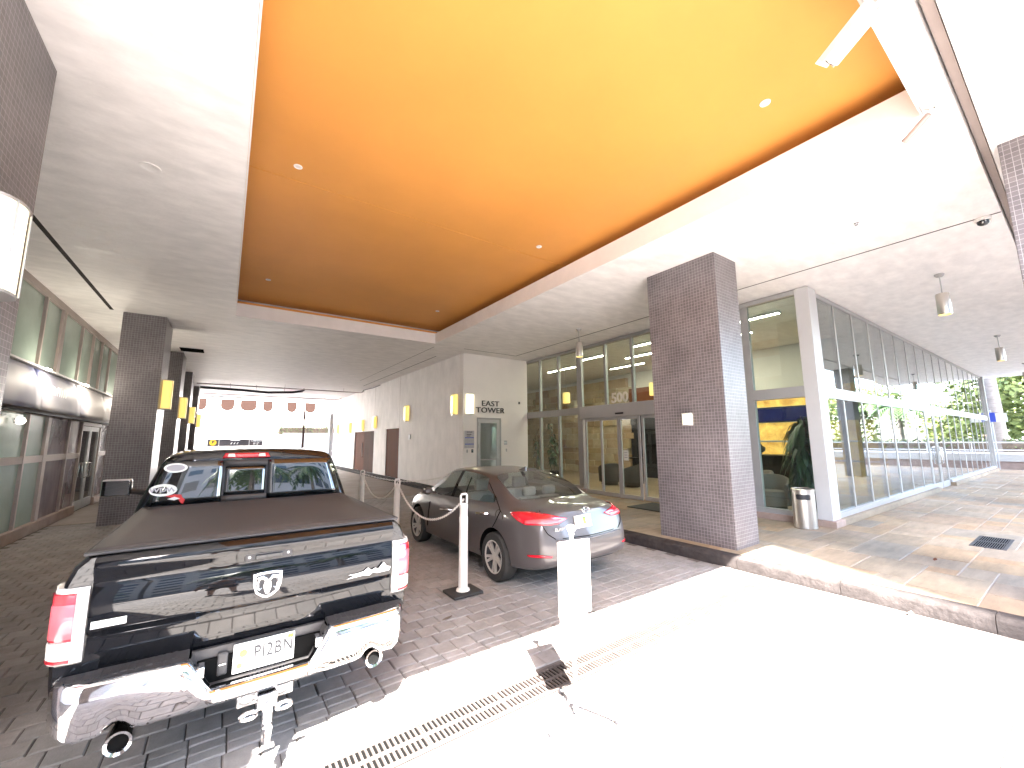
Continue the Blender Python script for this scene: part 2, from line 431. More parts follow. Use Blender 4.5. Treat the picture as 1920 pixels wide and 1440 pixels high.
def text(s, size, mat, name, parent, org, xd, ud, extrude=0.003, xs=1.0, align='CENTER', bold=0.0, space=1.0):
    cu = bpy.data.curves.new('t', 'FONT'); cu.body = s; cu.size = size; cu.extrude = extrude; cu.align_x = align; cu.align_y = 'CENTER'
    cu.offset = bold; cu.space_character = space; cu.resolution_u = 3
    ob = bpy.data.objects.new('t', cu); COL.objects.link(ob)
    dg = bpy.context.evaluated_depsgraph_get()
    me = bpy.data.meshes.new_from_object(ob.evaluated_get(dg))
    bpy.data.objects.remove(ob); bpy.data.curves.remove(cu)
    xd = Vector(xd).normalized(); ud = Vector(ud).normalized(); nd = xd.cross(ud)
    off = ORG.get(parent.name, Vector((0, 0, 0))) if parent else Vector((0, 0, 0))
    for v in me.vertices:
        p = Vector(org) + xd*(v.co.x*xs) + ud*v.co.y + nd*v.co.z
        v.co = p - off
    me.materials.clear(); me.materials.append(MATS[mat]); me.name = name
    o = bpy.data.objects.new(name, me); COL.objects.link(o)
    if parent: o.parent = parent
    ORG[o.name] = off
    return o
def copy_tree(o, parent=None, delta=Vector((0, 0, 0))):
    c = o.copy(); COL.objects.link(c); c.parent = parent
    if parent is None: c.location = o.location + Vector(delta)
    for ch in o.children: copy_tree(ch, c)
    return c
def interp(tab, x):
    if x <= tab[0][0]: return tab[0][1]
    for (a, va), (b, vb) in zip(tab, tab[1:]):
        if x <= b: return va + (vb-va)*(x-a)/(b-a)
    return tab[-1][1]

# ================================================================== SETTING
CZ = 5.05          # ceiling height
SW = 0.15          # sidewalk height
KX = 6.20          # kerb face
GX = 9.85          # entrance glass plane
GY = 3.20          # long glass plane
TWX = 6.90         # tunnel wall plane
TY = 12.90         # short wall beside the entrance
struct(MB().box(-160, 160, -160, 200, -0.30, -0.05).build('street', 'asphalt'))
struct(MB().box(-40, 6.19, -14, -8.0, -0.20, -0.006).build('plaza_pavement', 'plaza'))
drv = struct(MB().box(-3.3, KX, -8.0, 14.0, -0.20, -0.012).build('driveway', 'mortar'))
struct(MB().box(-3.3, 6.9, 14.0, 37.0, -0.20, -0.003).build('tunnel_floor', 'tunnel_floor'))
struct(MB().box(-30, 40, 37.0, 80.0, -0.20, -0.006).build('back_street', 'plaza'))

# ---- pavers: square stones in running bond, two narrow courses at the shade line
PP = 0.195
def paver_mesh(name, sx, sy):
    g = 0.004; ch = 0.006
    x = sx/2-g; y = sy/2-g
    vs = [(-x,-y,-0.05),(x,-y,-0.05),(x,y,-0.05),(-x,y,-0.05),(-x,-y,-ch),(x,-y,-ch),(x,y,-ch),(-x,y,-ch),
          (-x+ch,-y+ch,0),(x-ch,-y+ch,0),(x-ch,y-ch,0),(-x+ch,y-ch,0)]
    fs = [(0,1,5,4),(1,2,6,5),(2,3,7,6),(3,0,4,7),(4,5,9,8),(5,6,10,9),(6,7,11,10),(7,4,8,11),(8,9,10,11)]
    return vs, fs
rows = []
y = 3.545
while y < 14.0 - PP: rows.append((y, PP)); y += PP
for k in range(3): rows.append((3.545-0.093*(k+1), 0.093))
y = 3.545-0.093*3
while y > -8.0 + PP: y -= PP; rows.append((y, PP))
cells = []
for ri, (y0, hgt) in enumerate(rows):
    off = 0.49 if ri % 2 else 0.0
    n = int((KX+3.3-0.02)/PP)
    if hgt < 0.1: off = 0.12
    for k in range(n):
        cx = 0.705 + (math.floor((-3.3-0.705)/PP)+1+k+off)*PP + PP*0.5
        if cx - PP/2 < -3.3 or cx + PP/2 > KX-0.002: continue
        cells.append((cx, y0+hgt/2, PP, hgt))
def scr_area(cx, cy, z, sx, sy):
    P = [proj((cx+a*sx/2, cy+b*sy/2, z)) for a, b in ((-1,-1),(1,-1),(1,1),(-1,1))]
    if any(p is None for p in P): return 0
    mx = sum(p[0] for p in P)/4; my = sum(p[1] for p in P)/4
    if not (0 < mx < 1920 and 0 < my < 1440): return 0
    return abs(sum(P[i][0]*P[(i+1) % 4][1]-P[(i+1) % 4][0]*P[i][1] for i in range(4)))/2
TRX0, TRX1, TRY0 = -0.62, 1.12, 3.0      # the truck hides these
def vis(c):
    if TRX0 < c[0] < TRX1 and c[1] > 3.9: return 0
    if 3.2 < c[0] < 4.7 and 4.2 < c[1] < 8: return 0
    if abs(c[1]-2.70) < 0.16 and c[0] > 0: return 0
    return scr_area(c[0], c[1], 0, c[2], c[3])
cells = [c for c in cells if not (c[0] > 0.0 and abs(c[1]-2.70) < 0.14+c[3]/2)]
cells.sort(key=vis, reverse=True)
pmesh = {}
for sx, sy in ((PP, PP), (PP, 0.093)):
    me = bpy.data.meshes.new('paver'); me.from_pydata(*[paver_mesh('', sx, sy)[0], [], paver_mesh('', sx, sy)[1]]); me.materials.append(MATS['paver']); pmesh[sy] = me
for c in cells[:300]:
    o = bpy.data.objects.new('paver', pmesh[c[3]]); COL.objects.link(o); o.parent = drv
    o.location = (c[0]+random.uniform(-.001, .001), c[1]+random.uniform(-.001, .001), random.uniform(-0.003, 0.002)); o.rotation_euler = (random.uniform(-.006, .006), random.uniform(-.006, .006), random.uniform(-.008, .008))
def field(name, cells, mat, parent, zt, mesh_of):
    vs = []; fs = []; tone = []
    for c in cells:
        v, f = mesh_of(c); o = len(vs); z = zt+random.uniform(-0.003, 0.002)
        vs += [(p[0]+c[0], p[1]+c[1], p[2]+z) for p in v]; fs += [tuple(i+o for i in q) for q in f]
        t = random.random(); tone += [t]*len(v)
    me = bpy.data.meshes.new(name); me.from_pydata(vs, [], fs); me.materials.append(MATS[mat])
    at = me.attributes.new('tone', 'FLOAT', 'POINT'); at.data.foreach_set('value', tone)
    o = bpy.data.objects.new(name, me); COL.objects.link(o); o.parent = parent; o['kind'] = 'stuff'
    return o
field('paver_field', cells[300:], 'paver_field', drv, 0.0, lambda c: paver_mesh('', c[2], c[3]))

# ---- trench drain: iron grates end to end
GL = 0.594
gv = MB()
for k in range(10):
    x0 = k*GL
    g = thing('trench_grate', {0: 'rusty trench drain grate at the end beside the pickup bumper', 3: 'rusty trench drain grate lying in the shadow of the sign board', 9: 'rusty trench drain grate butting against the kerb'}.get(k, 'sunlit rusty iron trench drain grate between the pickup and the kerb'), 'drain grate', (x0, 2.70, 0), 'grates of the trench drain across the driveway')
    m = MB(); a = x0+0.003; b = x0+GL-0.003
    for yy in ((2.565, 2.590), (2.690, 2.710), (2.810, 2.835)): m.box(a, b, yy[0], yy[1], -0.03, 0.001)
    nb = 17
    for i in range(nb+1):
        xx = a + (b-a-0.014)*i/nb
        m.box(xx, xx+0.012, 2.590, 2.690, -0.03, 0.0); m.box(xx, xx+0.012, 2.710, 2.810, -0.03, 0.0)
    m.build('grate_bars', 'drain_iron', g)
    MB().box(a, b, 2.56, 2.84, -0.0115, -0.010).build('channel_shadow_gap', 'dark_gap', g)

# ---- sidewalk of mixed rectangular flagstones
swk = struct(MB().box(6.42, 34.0, -9.0, 13.2, -0.20, SW-0.010).build('sidewalk', 'plaza'))
CELL = 0.30
nx = int((34.0-6.42)/CELL); ny = int((13.2+9.0)/CELL)
occ = [[False]*ny for _ in range(nx)]
rs = random.Random(3)
flags = []
SIZES = [(3, 2), (2, 3), (2, 2), (3, 3), (2, 1), (1, 2), (4, 2), (2, 2), (3, 2), (1, 1), (2, 4)]
for i in range(nx):
    for j in range(ny):
        if occ[i][j]: continue
        for w, h in rs.sample(SIZES, len(SIZES)) + [(1, 1)]:
            if i+w <= nx and j+h <= ny and not any(occ[i+a][j+b] for a in range(w) for b in range(h)):
                for a in range(w):
                    for b in range(h): occ[i+a][j+b] = True
                flags.append((6.42+(i+w/2)*CELL, -9.0+(j+h/2)*CELL, w*CELL, h*CELL, w, h)); break
flags = [c for c in flags if not (c[0] > GX+0.4 and c[1] > GY+0.5)]
flags.sort(key=lambda c: scr_area(c[0], c[1], SW, c[2], c[3]), reverse=True)
fmesh = {}
for c in flags[:300]:
    k = (c[4], c[5])
    if k not in fmesh:
        v, f = paver_mesh('', c[2], c[3]); me = bpy.data.meshes.new('flagstone'); me.from_pydata(v, [], f); me.materials.append(MATS['flagstone']); fmesh[k] = me
    o = bpy.data.objects.new('flagstone', fmesh[k]); COL.objects.link(o); o.parent = swk
    o.location = (c[0], c[1], SW+random.uniform(-.0015, .0015)); o.rotation_euler = (random.uniform(-.002, .002), random.uniform(-.002, .002), 0)
field('flagstone_field', flags[300:], 'flagstone_field', swk, SW, lambda c: paver_mesh('', c[2], c[3]))
# ---- kerb stones
def kerb_mesh(L):
    out = [(KX, -0.05), (KX, SW-0.045), (KX+0.012, SW-0.012), (KX+0.04, SW+0.004), (6.415, SW+0.004), (6.415, -0.05)]
    m = MB(); n = 8
    rows_ = []
    for i in range(n+1):
        yy = -L/2+0.003+(L-0.006)*i/n
        rows_.append([(p[0]-KX+random.uniform(-.004, .004)*(0 < j < 4), yy, p[1]+random.uniform(-.004, .003)*(0 < j < 4)) for j, p in enumerate(out)])
    m.grid(rows_, closed=True); m.poly(rows_[0]); m.poly(rows_[-1])
    return m
kerb = tag(thing('kerb', 'worn dark grey concrete kerb along the flagstone sidewalk edge', 'kerb'), None, None)
k0 = None
yy = -9.0
while yy < 13.0:
    L = 1.22
    if k0 is None or random.random() < 0.4: k0 = kerb_mesh(L).build('kerb_stone', 'kerb', kerb, smooth=True); o = k0
    else: o = bpy.data.objects.new('kerb_stone', k0.data); COL.objects.link(o); o.parent = kerb
    o.location = (KX, yy+L/2, 0); yy += L

# ---- ceiling slab with its recess and the open joint
RX0, RX1, RY0, RY1 = -0.03, 5.45, 0.61, 12.15
cl = MB()
T = 6.1
LT = CZ+0.335; CV = 0.38
cl.box(-14, RX0, 0.40, 36.0, CZ, LT); cl.box(RX1, 34.0, 0.40, 36.0, CZ, LT); cl.box(RX0, RX1, 0.40, RY0, CZ, LT); cl.box(RX0, RX1, RY1, 36.0, CZ, LT)
cl.box(-14, RX0-CV, 0.40, 36.0, LT, T); cl.box(RX1+CV, 34.0, 0.40, 36.0, LT, T); cl.box(RX0-CV, RX1+CV, 0.40, RY0-0.15, LT, T); cl.box(RX0-CV, RX1+CV, RY1+CV, 36.0, LT, T)
cl.box(-14, 34.0, -0.64, 0.30, CZ, T); cl.box(-14, 34.0, 0.30, 0.40, CZ+0.22, T)
ceil = struct(cl.build('ceiling', 'ceiling'))
# bright painted lining of the recess, then the orange ceiling set higher with a small orange ledge
e = 0.004
rl = MB()
rl.box(RX0+e, RX1-e, RY1-0.02, RY1-e, CZ-0.004, CZ+0.335); rl.box(RX0+e, RX1-e, RY0+e, RY0+0.02, CZ-0.004, CZ+0.335)
rl.box(RX0+e, RX0+0.02, RY0+0.02, RY1-0.02, CZ-0.004, CZ+0.335); rl.box(RX1-0.02, RX1-e, RY0+0.02, RY1-0.02, CZ-0.004, CZ+0.335)
rl.build('recess_lining', 'trim_white', ceil)
led = MB()
led.box(RX0-0.1, RX1+0.1, RY1-0.012, RY1+0.05, CZ+0.338, CZ+0.395)
led.build('recess_ledge', 'orange', ceil, bevel=0.01)
ysm = 6.18
box('ceiling_panel', 'orange', ceil, RX0-CV+e, RX1+CV-e, RY0-0.15+e, ysm-0.005, CZ+0.55, CZ+0.62)
box('ceiling_panel', 'orange', ceil, RX0-CV+e, RX1+CV-e, ysm+0.005, RY1+CV-e, CZ+0.546, CZ+0.616)
box('recess_cap', 'dark_gap', ceil, RX0-CV+e, RX1+CV-e, RY0-0.15+e, RY1+CV-e, CZ+0.64, T-0.02)
# reveals (shadow gaps) in the soffit
def reveal(*b): box('reveal', 'kerb', ceil, *b)
reveal(-2.50, -2.43, 4.75, 13.2, CZ-0.003, CZ+0.02)
reveal(8.815, 8.845, 0.40, 12.3, CZ-0.003, CZ+0.02)
reveal(6.60, 8.845, 12.3, 12.325, CZ-0.003, CZ+0.02)
reveal(6.30, 6.325, 14.0, 24.0, CZ-0.003, CZ+0.02)
reveal(5.6, 5.612, 12.6, 22.0, CZ-0.003, CZ+0.02)
box('joint_cover', 'alu_brown', ceil, -14, 34, 0.318, 0.382, CZ+0.10, CZ+0.14)
box('ceiling_opening', 'dark_gap', ceil, -1.5, -0.85, 17.3, 18.0, CZ-0.004, CZ+0.05)
box('ceiling_opening', 'dark_gap', ceil, -1.3, 1.0, 34.6, 35.2, CZ-0.004, CZ+0.05)
def disc(name, x, y, z, r, mat, parent):
    return MB().lathe((x, y, z), [(0, -0.006), (r*0.72, -0.006), (r*0.78, -0.010), (r, -0.010), (r, 0.002)], 20).build(name, mat, parent, smooth=True)
disc('access_cover', -0.95, 5.95, CZ, 0.10, 'ceiling', ceil)

# ================================================================== COLUMNS
def column(x0, x1, y0, y1, label, z0=0.0):
    c = thing('tiled_column', label, 'column', ((x0+x1)/2, (y0+y1)/2, z0), 'mosaic tiled columns of the porte cochere')
    MB().box(x0, x1, y0, y1, z0-0.03, CZ-0.002).build('tiled_shaft', 'tile', c, bevel=0.006, seg=1)
    return c
cR = column(6.61, 7.35, 3.39, 4.74, 'brown mosaic tiled column standing on the kerb beside the grey sedan', SW)
column(6.72, 7.46, -0.46, 0.25, 'mosaic tiled column at the sunlit edge of the flagstones, nearest the security cameras', SW)
column(15.0, 15.74, -0.46, 0.25, 'mosaic tiled column out on the flagstones opposite the long glass wall', SW)
column(23.3, 24.0, -0.46, 0.25, 'mosaic tiled column opposite the glass wall doors', SW)
column(-2.27, -1.42, 3.40, 4.77, 'brown mosaic tiled column carrying the largest glowing wall lamp')
column(-2.27, -1.42, -0.85, -0.10, 'mosaic tiled column standing just behind the viewpoint on the left')
LC = [13.25, 18.25, 23.2, 29.0]
LL = ['dark tiled column rising right behind the pickup cab', 'dark tiled column second behind the pickup cab', 'dark tiled column third behind the pickup cab', 'dark tiled column at the bright end of the tunnel']
for yy, lb in zip(LC, LL): column(-2.27, -1.44, yy, yy+1.30, lb)

# ---- sconces
def sconce(name, label, face, u, w, z0, z1, d, mat, x=None, y=None, tubes=False):
    # face: '+x' '-x' '-y' is the way the lamp looks; u its centre along the wall
    s = thing(name, label, 'wall lamp', (x if x is not None else u, y if y is not None else u, z0), 'glowing wall lamps')
    def P(a, dd, z):
        if face == '+x': return (x+dd, u+a, z)
        if face == '-x': return (x-dd, u+a, z)
        return (u+a, y-dd, z)
    n = 12
    sec = [(-w/2, 0.004)] + [(-w/2*math.cos(math.pi*i/n), 0.03+(d-0.03)*math.sin(math.pi*i/n)**0.7) for i in range(n+1)] + [(w/2, 0.004)]
    m = MB()
    m.grid([[P(a, b, z) for a, b in sec] for z in (z0, (z0+z1)/2, z1)])
    m.poly([P(a, b*0.98, z0+0.002) for a, b in sec]); m.poly([P(a, b*0.98, z1-0.002) for a, b in sec])
    sh = m.build('lamp_shade', mat, s, smooth=True)
    for zz in (z0-0.02, z1):
        fr = MB()
        pts = [P(a*1.06, b+0.006 if b > 0.01 else 0.003, zz) for a, b in sec]; pt2 = [(p[0], p[1], p[2]+0.02) for p in pts]
        fr.poly(pts); fr.poly(pt2); fr.grid([pts+[pts[0]], pt2+[pt2[0]]])
        fr.build('lamp_rim', 'alu', s)
    for a in (-w/2*0.62, w/2*0.62):
        q = MB(); p0 = P(a, d*0.96, z0); p1 = P(a, d*0.96, z1)
        q.tube([p0, p1], 0.006, 6).build('lamp_bar', 'alu', s)
    if tubes:
        p0 = P(0, d+0.004, z0+0.06); p1 = P(0, d+0.004, z1-0.06)
        MB().tube([p0, p1], w*0.16, 10).build('lamp_glow_strip', 'sconce_tube', s, smooth=True)
    return s
sconce('wall_lamp', 'large white glowing wall lamp on the closest left column', '+x', 4.02, 0.36, 2.86, 3.46, 0.19, 'sconce_near', x=-1.42)
for yy, lb in zip(LC, ('amber wall lamp on the tiled column right behind the pickup cab', 'wall lamp on the second tiled column behind the cab', 'wall lamp on the third tiled column behind the cab', 'wall lamp on the tiled column by the bright tunnel end')):
    sconce('wall_lamp', lb, '+x', yy+0.65, 0.40, 2.75, 3.48, 0.20, 'sconce', x=-1.44)
sconce('wall_lamp', 'small square glowing lamp on the brown column beside the sedan', '-x', 4.06, 0.17, 2.12, 2.30, 0.09, 'sconce_near', x=6.61)

# ================================================================== TUNNEL WALL (right side of the drive)
tw = thing('stucco_wall', 'long white stucco wall with brown doors running into the tunnel', 'wall', (TWX, 24, 0))
D1 = (19.45, 21.4, 2.50); D2 = (23.55, 27.8, 2.46); D3 = (34.0, 35.9, 4.1)
m = MB()
segs = [(TY+0.285, D1[0], None), (D1[0], D1[1], D1[2]), (D1[1], D2[0], None), (D2[0], D2[1], D2[2]), (D2[1], D3[0], None), (D3[0], D3[1], D3[2]), (D3[1], 36.3, None)]
for a, b, z in segs: m.box(TWX, TWX+0.30, a, b, 0.0 if z is None else z, CZ-0.004)
m.build('wall_panel', 'wall_white', tw)
for ys in (19.45, 23.55): box('panel_joint', 'alu_brown', tw, TWX-0.004, TWX+0.01, ys-0.012, ys+0.012, 2.52, CZ-0.01)
box('door', 'brown_panel', tw, TWX+0.03, TWX+0.08, D1[0], D1[1], 0.1, D1[2])
d = box('door', 'brown_door', tw, TWX+0.05, TWX+0.10, D2[0], (D2[0]+D2[1])/2-0.01, 0.1, D2[2])
d2 = box('door', 'brown_panel', tw, TWX+0.05, TWX+0.10, (D2[0]+D2[1])/2+0.01, D2[1], 0.1, D2[2])
MB().tube([(TWX+0.0, 25.9, 0.95), (TWX+0.0, 25.9, 1.75)], 0.02, 8).build('door_handle', 'alu_bright', d2, smooth=True)
box('dark_bay', 'house_brown', tw, TWX+0.5, TWX+0.6, D3[0]-0.5, D3[1]+0.3, 0.0, D3[2]+0.4)
for zz in (0.6, 1.1, 1.6): box('shelf', 'white_plastic', tw, TWX+0.2, TWX+0.48, D3[0]+0.1, D3[1]-0.2, zz, zz+0.07)
for ys, zz in ((18.0, 1.95), (29.5, 1.75), (31.5, 2.1)): box('utility_box', 'sign_grey', tw, TWX-0.05, TWX-0.002, ys-0.10, ys+0.10, zz, zz+0.22, bevel=0.01)
walk = struct(MB().box(6.42, TWX-0.004, 13.0, 34, -0.05, 0.10).build('tunnel_walkway', 'kerb'))
WL = [(13.5, 2.83, 3.56, 'glowing wall lamp nearest the outer corner of the long stucco wall'), (18.35, 2.80, 3.50, 'glowing wall lamp beside the single brown door on the stucco wall'), (23.3, 2.60, 3.25, 'yellow wall lamp over the joint beside the brown double door'),
      (25.8, 2.52, 3.17, 'yellow wall lamp above the brown double door'), (28.9, 2.45, 3.10, 'yellow wall lamp just past the brown double door'), (32.6, 2.45, 3.12, 'yellow wall lamp closest to the far opening on the stucco wall')]
for ys, z0, z1, lb in WL: sconce('wall_lamp', lb, '-x', ys, 0.36, z0, z1, 0.14, 'sconce', x=TWX, tubes=True)
# ---- short wall beside the entrance
ew = thing('entrance_side_wall', 'smooth cream wall with a narrow glass door and dark lettering', 'wall', (8.3, TY, SW))
DL, DR, DT = 7.47, 8.52, 2.70
MB().box(TWX, DL, TY, TY+0.28, SW, CZ-0.004).box(DR, GX-0.06, TY, TY+0.28, SW, CZ-0.004).box(DL, DR, TY, TY+0.28, DT, CZ-0.004).build('wall_panel', 'wall_smooth', ew)
fr = MB(); fr.box(DL, DL+0.05, TY-0.02, TY+0.1, SW, DT).box(DR-0.05, DR, TY-0.02, TY+0.1, SW, DT).box(DL+0.05, DR-0.05, TY-0.02, TY+0.1, DT-0.05, DT)
fr.build('door_frame', 'alu', ew, bevel=0.004)
dd = MB(); a, b, t = DL+0.055, DR-0.055, DT-0.055
dd.box(a, a+0.10, TY+0.0, TY+0.05, SW, t).box(b-0.13, b, TY+0.0, TY+0.05, SW, t).box(a+0.10, b-0.13, TY+0.0, TY+0.05, t-0.14, t).box(a+0.10, b-0.13, TY+0.0, TY+0.05, SW, SW+0.3)
dr = dd.build('door', 'alu_bright', ew, bevel=0.003)
box('door_glass', 'glass_clear', dr, a+0.10, b-0.13, TY+0.02, TY+0.03, SW+0.3, t-0.14)
MB().tube([(a+0.02, TY-0.03, 1.18), (b-0.02, TY-0.03, 1.18)], 0.018, 8).build('push_bar', 'alu_bright', dr, smooth=True)
for zz in (0.6, 1.6, 2.4): box('hinge', 'alu', dr, DL+0.035, DL+0.065, TY-0.032, TY-0.021, zz, zz+0.14)
lt = thing('wall_lettering', 'dark metal letters reading EAST TOWER on the cream wall', 'lettering', (8.04, TY, 3.0))
text('EAST', 0.28, 'letter_metal', 'letters', lt, (8.04, TY-0.03, 3.225), (1, 0, 0), (0, 0, 1), 0.014, xs=1.22, bold=0.0, space=1.05)
text('TOWER', 0.28, 'letter_metal', 'letters', lt, (8.04, TY-0.03, 2.975), (1, 0, 0), (0, 0, 1), 0.014, xs=1.22, bold=0.0, space=1.05)
sconce('wall_lamp', 'bright glowing wall lamp beside the dark lettering', '-y', 7.16, 0.30, 2.82, 3.54, 0.14, 'sconce_near', y=TY, tubes=True)
nb = thing('notice_board', 'grey notice plaque with printed lines beside the narrow glass door', 'sign', (7.13, TY, 1.9))
box('board', 'sign_grey', nb, 6.955, 7.345, TY-0.03, TY-0.004, 1.60, 2.22)
for i, zz in enumerate((2.16, 2.08, 2.02)): box('print_line', 'ink', nb, 7.03, 7.27-0.04*i, TY-0.033, TY-0.0305, zz, zz+0.025)
for zz in (1.955, 1.73): box('print_band', 'blue_sign', nb, 6.97, 7.33, TY-0.033, TY-0.0305, zz, zz+0.03)
for zz in (1.90, 1.86, 1.82, 1.78, 1.67): box('print_line', 'grey_film', nb, 6.99, 7.31, TY-0.033, TY-0.0305, zz, zz+0.012)
for x, z, w, hh, lb, mt in ((7.07, 1.50, 0.05, 0.11, 'small grey switch plate under the notice plaque', 'alu'), (7.28, 1.50, 0.07, 0.12, 'small black card reader under the notice plaque', 'ink'), (8.72, 1.78, 0.13, 0.16, 'small grey plate high beside the narrow door', 'sign_grey'), (8.76, 1.50, 0.05, 0.11, 'door release switch below the small grey plate', 'alu'), (9.38, 3.32, 0.07, 0.09, 'tiny dark speaker box on the cream wall near the glass', 'ink')):
    o = thing('wall_fixture', lb, 'fixture', (x, TY, z)); box('plate', mt, o, x-w/2, x+w/2, TY-0.03, TY-0.004, z-hh/2, z+hh/2, bevel=0.004); box('button', 'chrome_dull', o, x-w/5, x+w/5, TY-0.036, TY-0.0305, z-hh/6, z+hh/6)

# ================================================================== ENTRANCE GLASS WALL (looks to -x) and LONG GLASS WALL (looks to -y)
ZM0, ZM1 = 2.72, 2.95     # mid rail
ZS = 0.37                 # sill top
ZH = 5.03
ef = thing('entrance_glass_wall', 'silver framed entrance glass wall with sliding doors', 'glass wall', (GX, 8, SW))
def my(y, w, z0, z1, dx0=-0.03, dx1=0.07, mat='alu', nm='mullion', par=None): return box(nm, mat, par or ef, GX+dx0, GX+dx1, y-w/2, y+w/2, z0, z1)
YS = [13.13, 12.14, 11.07, 9.98, 8.81, 7.74, 6.66, 5.56, 4.45]
WD = {9.98: 0.22, 4.45: 0.16, 13.13: 0.10, 6.66: 0.14}
for i, y in enumerate(YS):
    w = WD.get(y, 0.085)
    my(y, w, ZM1, ZH-0.10)
    if y > 9.9 or y < 6.7: my(y, w, ZS, ZM0, dx0=-0.035 if w > 0.1 else -0.03)
box('head_rail', 'alu', ef, GX-0.075, GX+0.075, 3.36, 13.18, ZH-0.10, ZH)
for a, b in ((9.87, 13.18), (3.36, 6.73)):
    box('mid_rail', 'alu', ef, GX-0.078, GX+0.08, a, b, ZM0, ZM1)
    box('bottom_rail', 'alu', ef, GX-0.075, GX+0.075, a, b, ZS-0.10, ZS)
    box('stone_plinth', 'planter', ef, GX-0.16, GX+0.12, a, b, SW, ZS-0.10, bevel=0.006)
ys2 = YS + [3.36]
for i in range(len(ys2)-1):
    a = ys2[i+1] + WD.get(ys2[i+1], 0.085)/2; b = ys2[i] - WD.get(ys2[i], 0.085)/2
    if ys2[i+1] == 3.36: a = 3.36
    box('pane', 'glass_clear', ef, GX-0.006, GX+0.006, a, b, ZM1, ZH-0.10)
    if i < 3 or i >= 6: box('pane', 'glass_clear', ef, GX-0.006, GX+0.006, a, b, ZS, ZM0)
# header box and sliding doors
box('door_header', 'alu_bright', ef, GX-0.16, GX+0.10, 6.73, 9.87, 2.56, 2.955, bevel=0.006)
box('door_sensor', 'ink', ef, GX-0.20, GX-0.16, 8.02, 8.32, 2.63, 2.68, bevel=0.008)
DY = [9.80, 9.04, 8.28, 7.52, 6.76]
for i in range(4):
    b, a = DY[i]-0.004, DY[i+1]+0.004
    xx = GX-0.06 if i in (1, 2) else GX+0.02
    q = MB(); s = 0.07
    q.box(xx-0.025, xx+0.025, a, a+s, SW+0.01, 2.555).box(xx-0.025, xx+0.025, b-s, b, SW+0.01, 2.555).box(xx-0.025, xx+0.025, a+s, b-s, 2.47, 2.555).box(xx-0.025, xx+0.025, a+s, b-s, SW+0.01, SW+0.12)
    p = q.build('sliding_door', 'alu_bright', ef, bevel=0.003)
    box('door_glass', 'glass_clear', p, xx-0.005, xx+0.005, a+s, b-s, SW+0.12, 2.47)
nt_ = thing('door_notice', 'white paper notice stuck on the sliding door glass', 'notice', (GX-0.1, 8.1, 1.3))
box('paper', 'plate_white', nt_, GX-0.074, GX-0.070, 7.98, 8.16, 1.25, 1.56); 
for k in range(3): box('print_line', 'grey_film', nt_, GX-0.0755, GX-0.0745, 8.01, 8.13, 1.33+0.07*k, 1.35+0.07*k)
tx = thing('glass_number', 'white number 500 on the glass above the sliding doors', 'lettering', (GX, 8.2, 3.0))
text('500', 0.42, 'white_plastic', 'digits', tx, (GX-0.012, 8.27, 3.14), (0, -1, 0), (0, 0, 1), 0.003, bold=0.012, xs=1.05)
mt_ = thing('door_mat', 'black rubber door mat on the stone by the sliding doors', 'mat', (9.0, 6.6, SW)); box('mat', 'rubber', mt_, 8.55, 9.6, 5.9, 7.1, SW+0.003, SW+0.025, bevel=0.008)
# corner post
cp = thing('corner_post', 'broad silver corner post joining the two glass walls', 'post', (GX+0.08, GY+0.08, SW))
box('post_casing', 'alu_bright', cp, GX-0.10, GX+0.32, GY-0.10, GY+0.155, ZS-0.10, ZH, bevel=0.008)
box('stone_plinth', 'planter', cp, GX-0.17, GX+0.33, GY-0.17, GY+0.157, SW, ZS-0.10, bevel=0.006)
# long wall
lf = thing('long_glass_wall', 'long silver framed glass wall reflecting palms and sky', 'glass wall', (21, GY, SW))
X0, X1 = GX+0.325, 32.7
NP = 18
xs_ = [X0 + (X1-X0)*i/NP for i in range(NP+1)]
DI = (7, 9)      # panes replaced by the pair of doors
for i, x in enumerate(xs_):
    w = 0.055 if i not in (4, 12) else 0.09
    a = x-w/2 if i else x; b = x+w/2
    box('mullion', 'alu', lf, a, b, GY-0.018, GY+0.07, ZM1, ZH-0.09)
    if not (DI[0] < i < DI[1]): box('mullion', 'alu', lf, a, b, GY-0.018, GY+0.07, ZS, ZM0)
box('head_rail', 'alu', lf, X0, X1+0.05, GY-0.022, GY+0.075, ZH-0.09, ZH)
box('mid_rail', 'alu_bright', lf, X0, X1+0.05, GY-0.035, GY+0.08, ZM0, ZM1)
for a, b in ((X0, xs_[DI[0]]+0.03), (xs_[DI[1]]-0.03, X1+0.05)):
    box('bottom_rail', 'alu', lf, a, b, GY-0.075, GY+0.075, ZS-0.10, ZS)
    box('stone_plinth', 'flagstone', lf, a, b, GY-0.17, GY+0.12, SW, ZS-0.10, bevel=0.006)
box('end_post', 'alu', lf, X1+0.05, X1+0.25, GY-0.10, GY+0.10, SW, ZH)
for i in range(NP):
    a, b = xs_[i]+0.035, xs_[i+1]-0.035
    jit = random.uniform(-0.003, 0.003)
    for z0, z1 in ((ZM1, ZH-0.09), (ZS, ZM0)):
        if z0 == ZS and DI[0] <= i < DI[1]: continue
        m = MB(); m.add([(a, GY-0.006+jit, z0), (b, GY-0.006-jit, z0), (b, GY+0.006-jit, z0), (a, GY+0.006+jit, z0), (a, GY-0.006+jit*.5, z1), (b, GY-0.006-jit, z1), (b, GY+0.006-jit, z1), (a, GY+0.006+jit*.5, z1)],
                        [(0,3,2,1),(4,5,6,7),(0,1,5,4),(1,2,6,5),(2,3,7,6),(3,0,4,7)])
        m.build('pane', 'glass_front', lf)
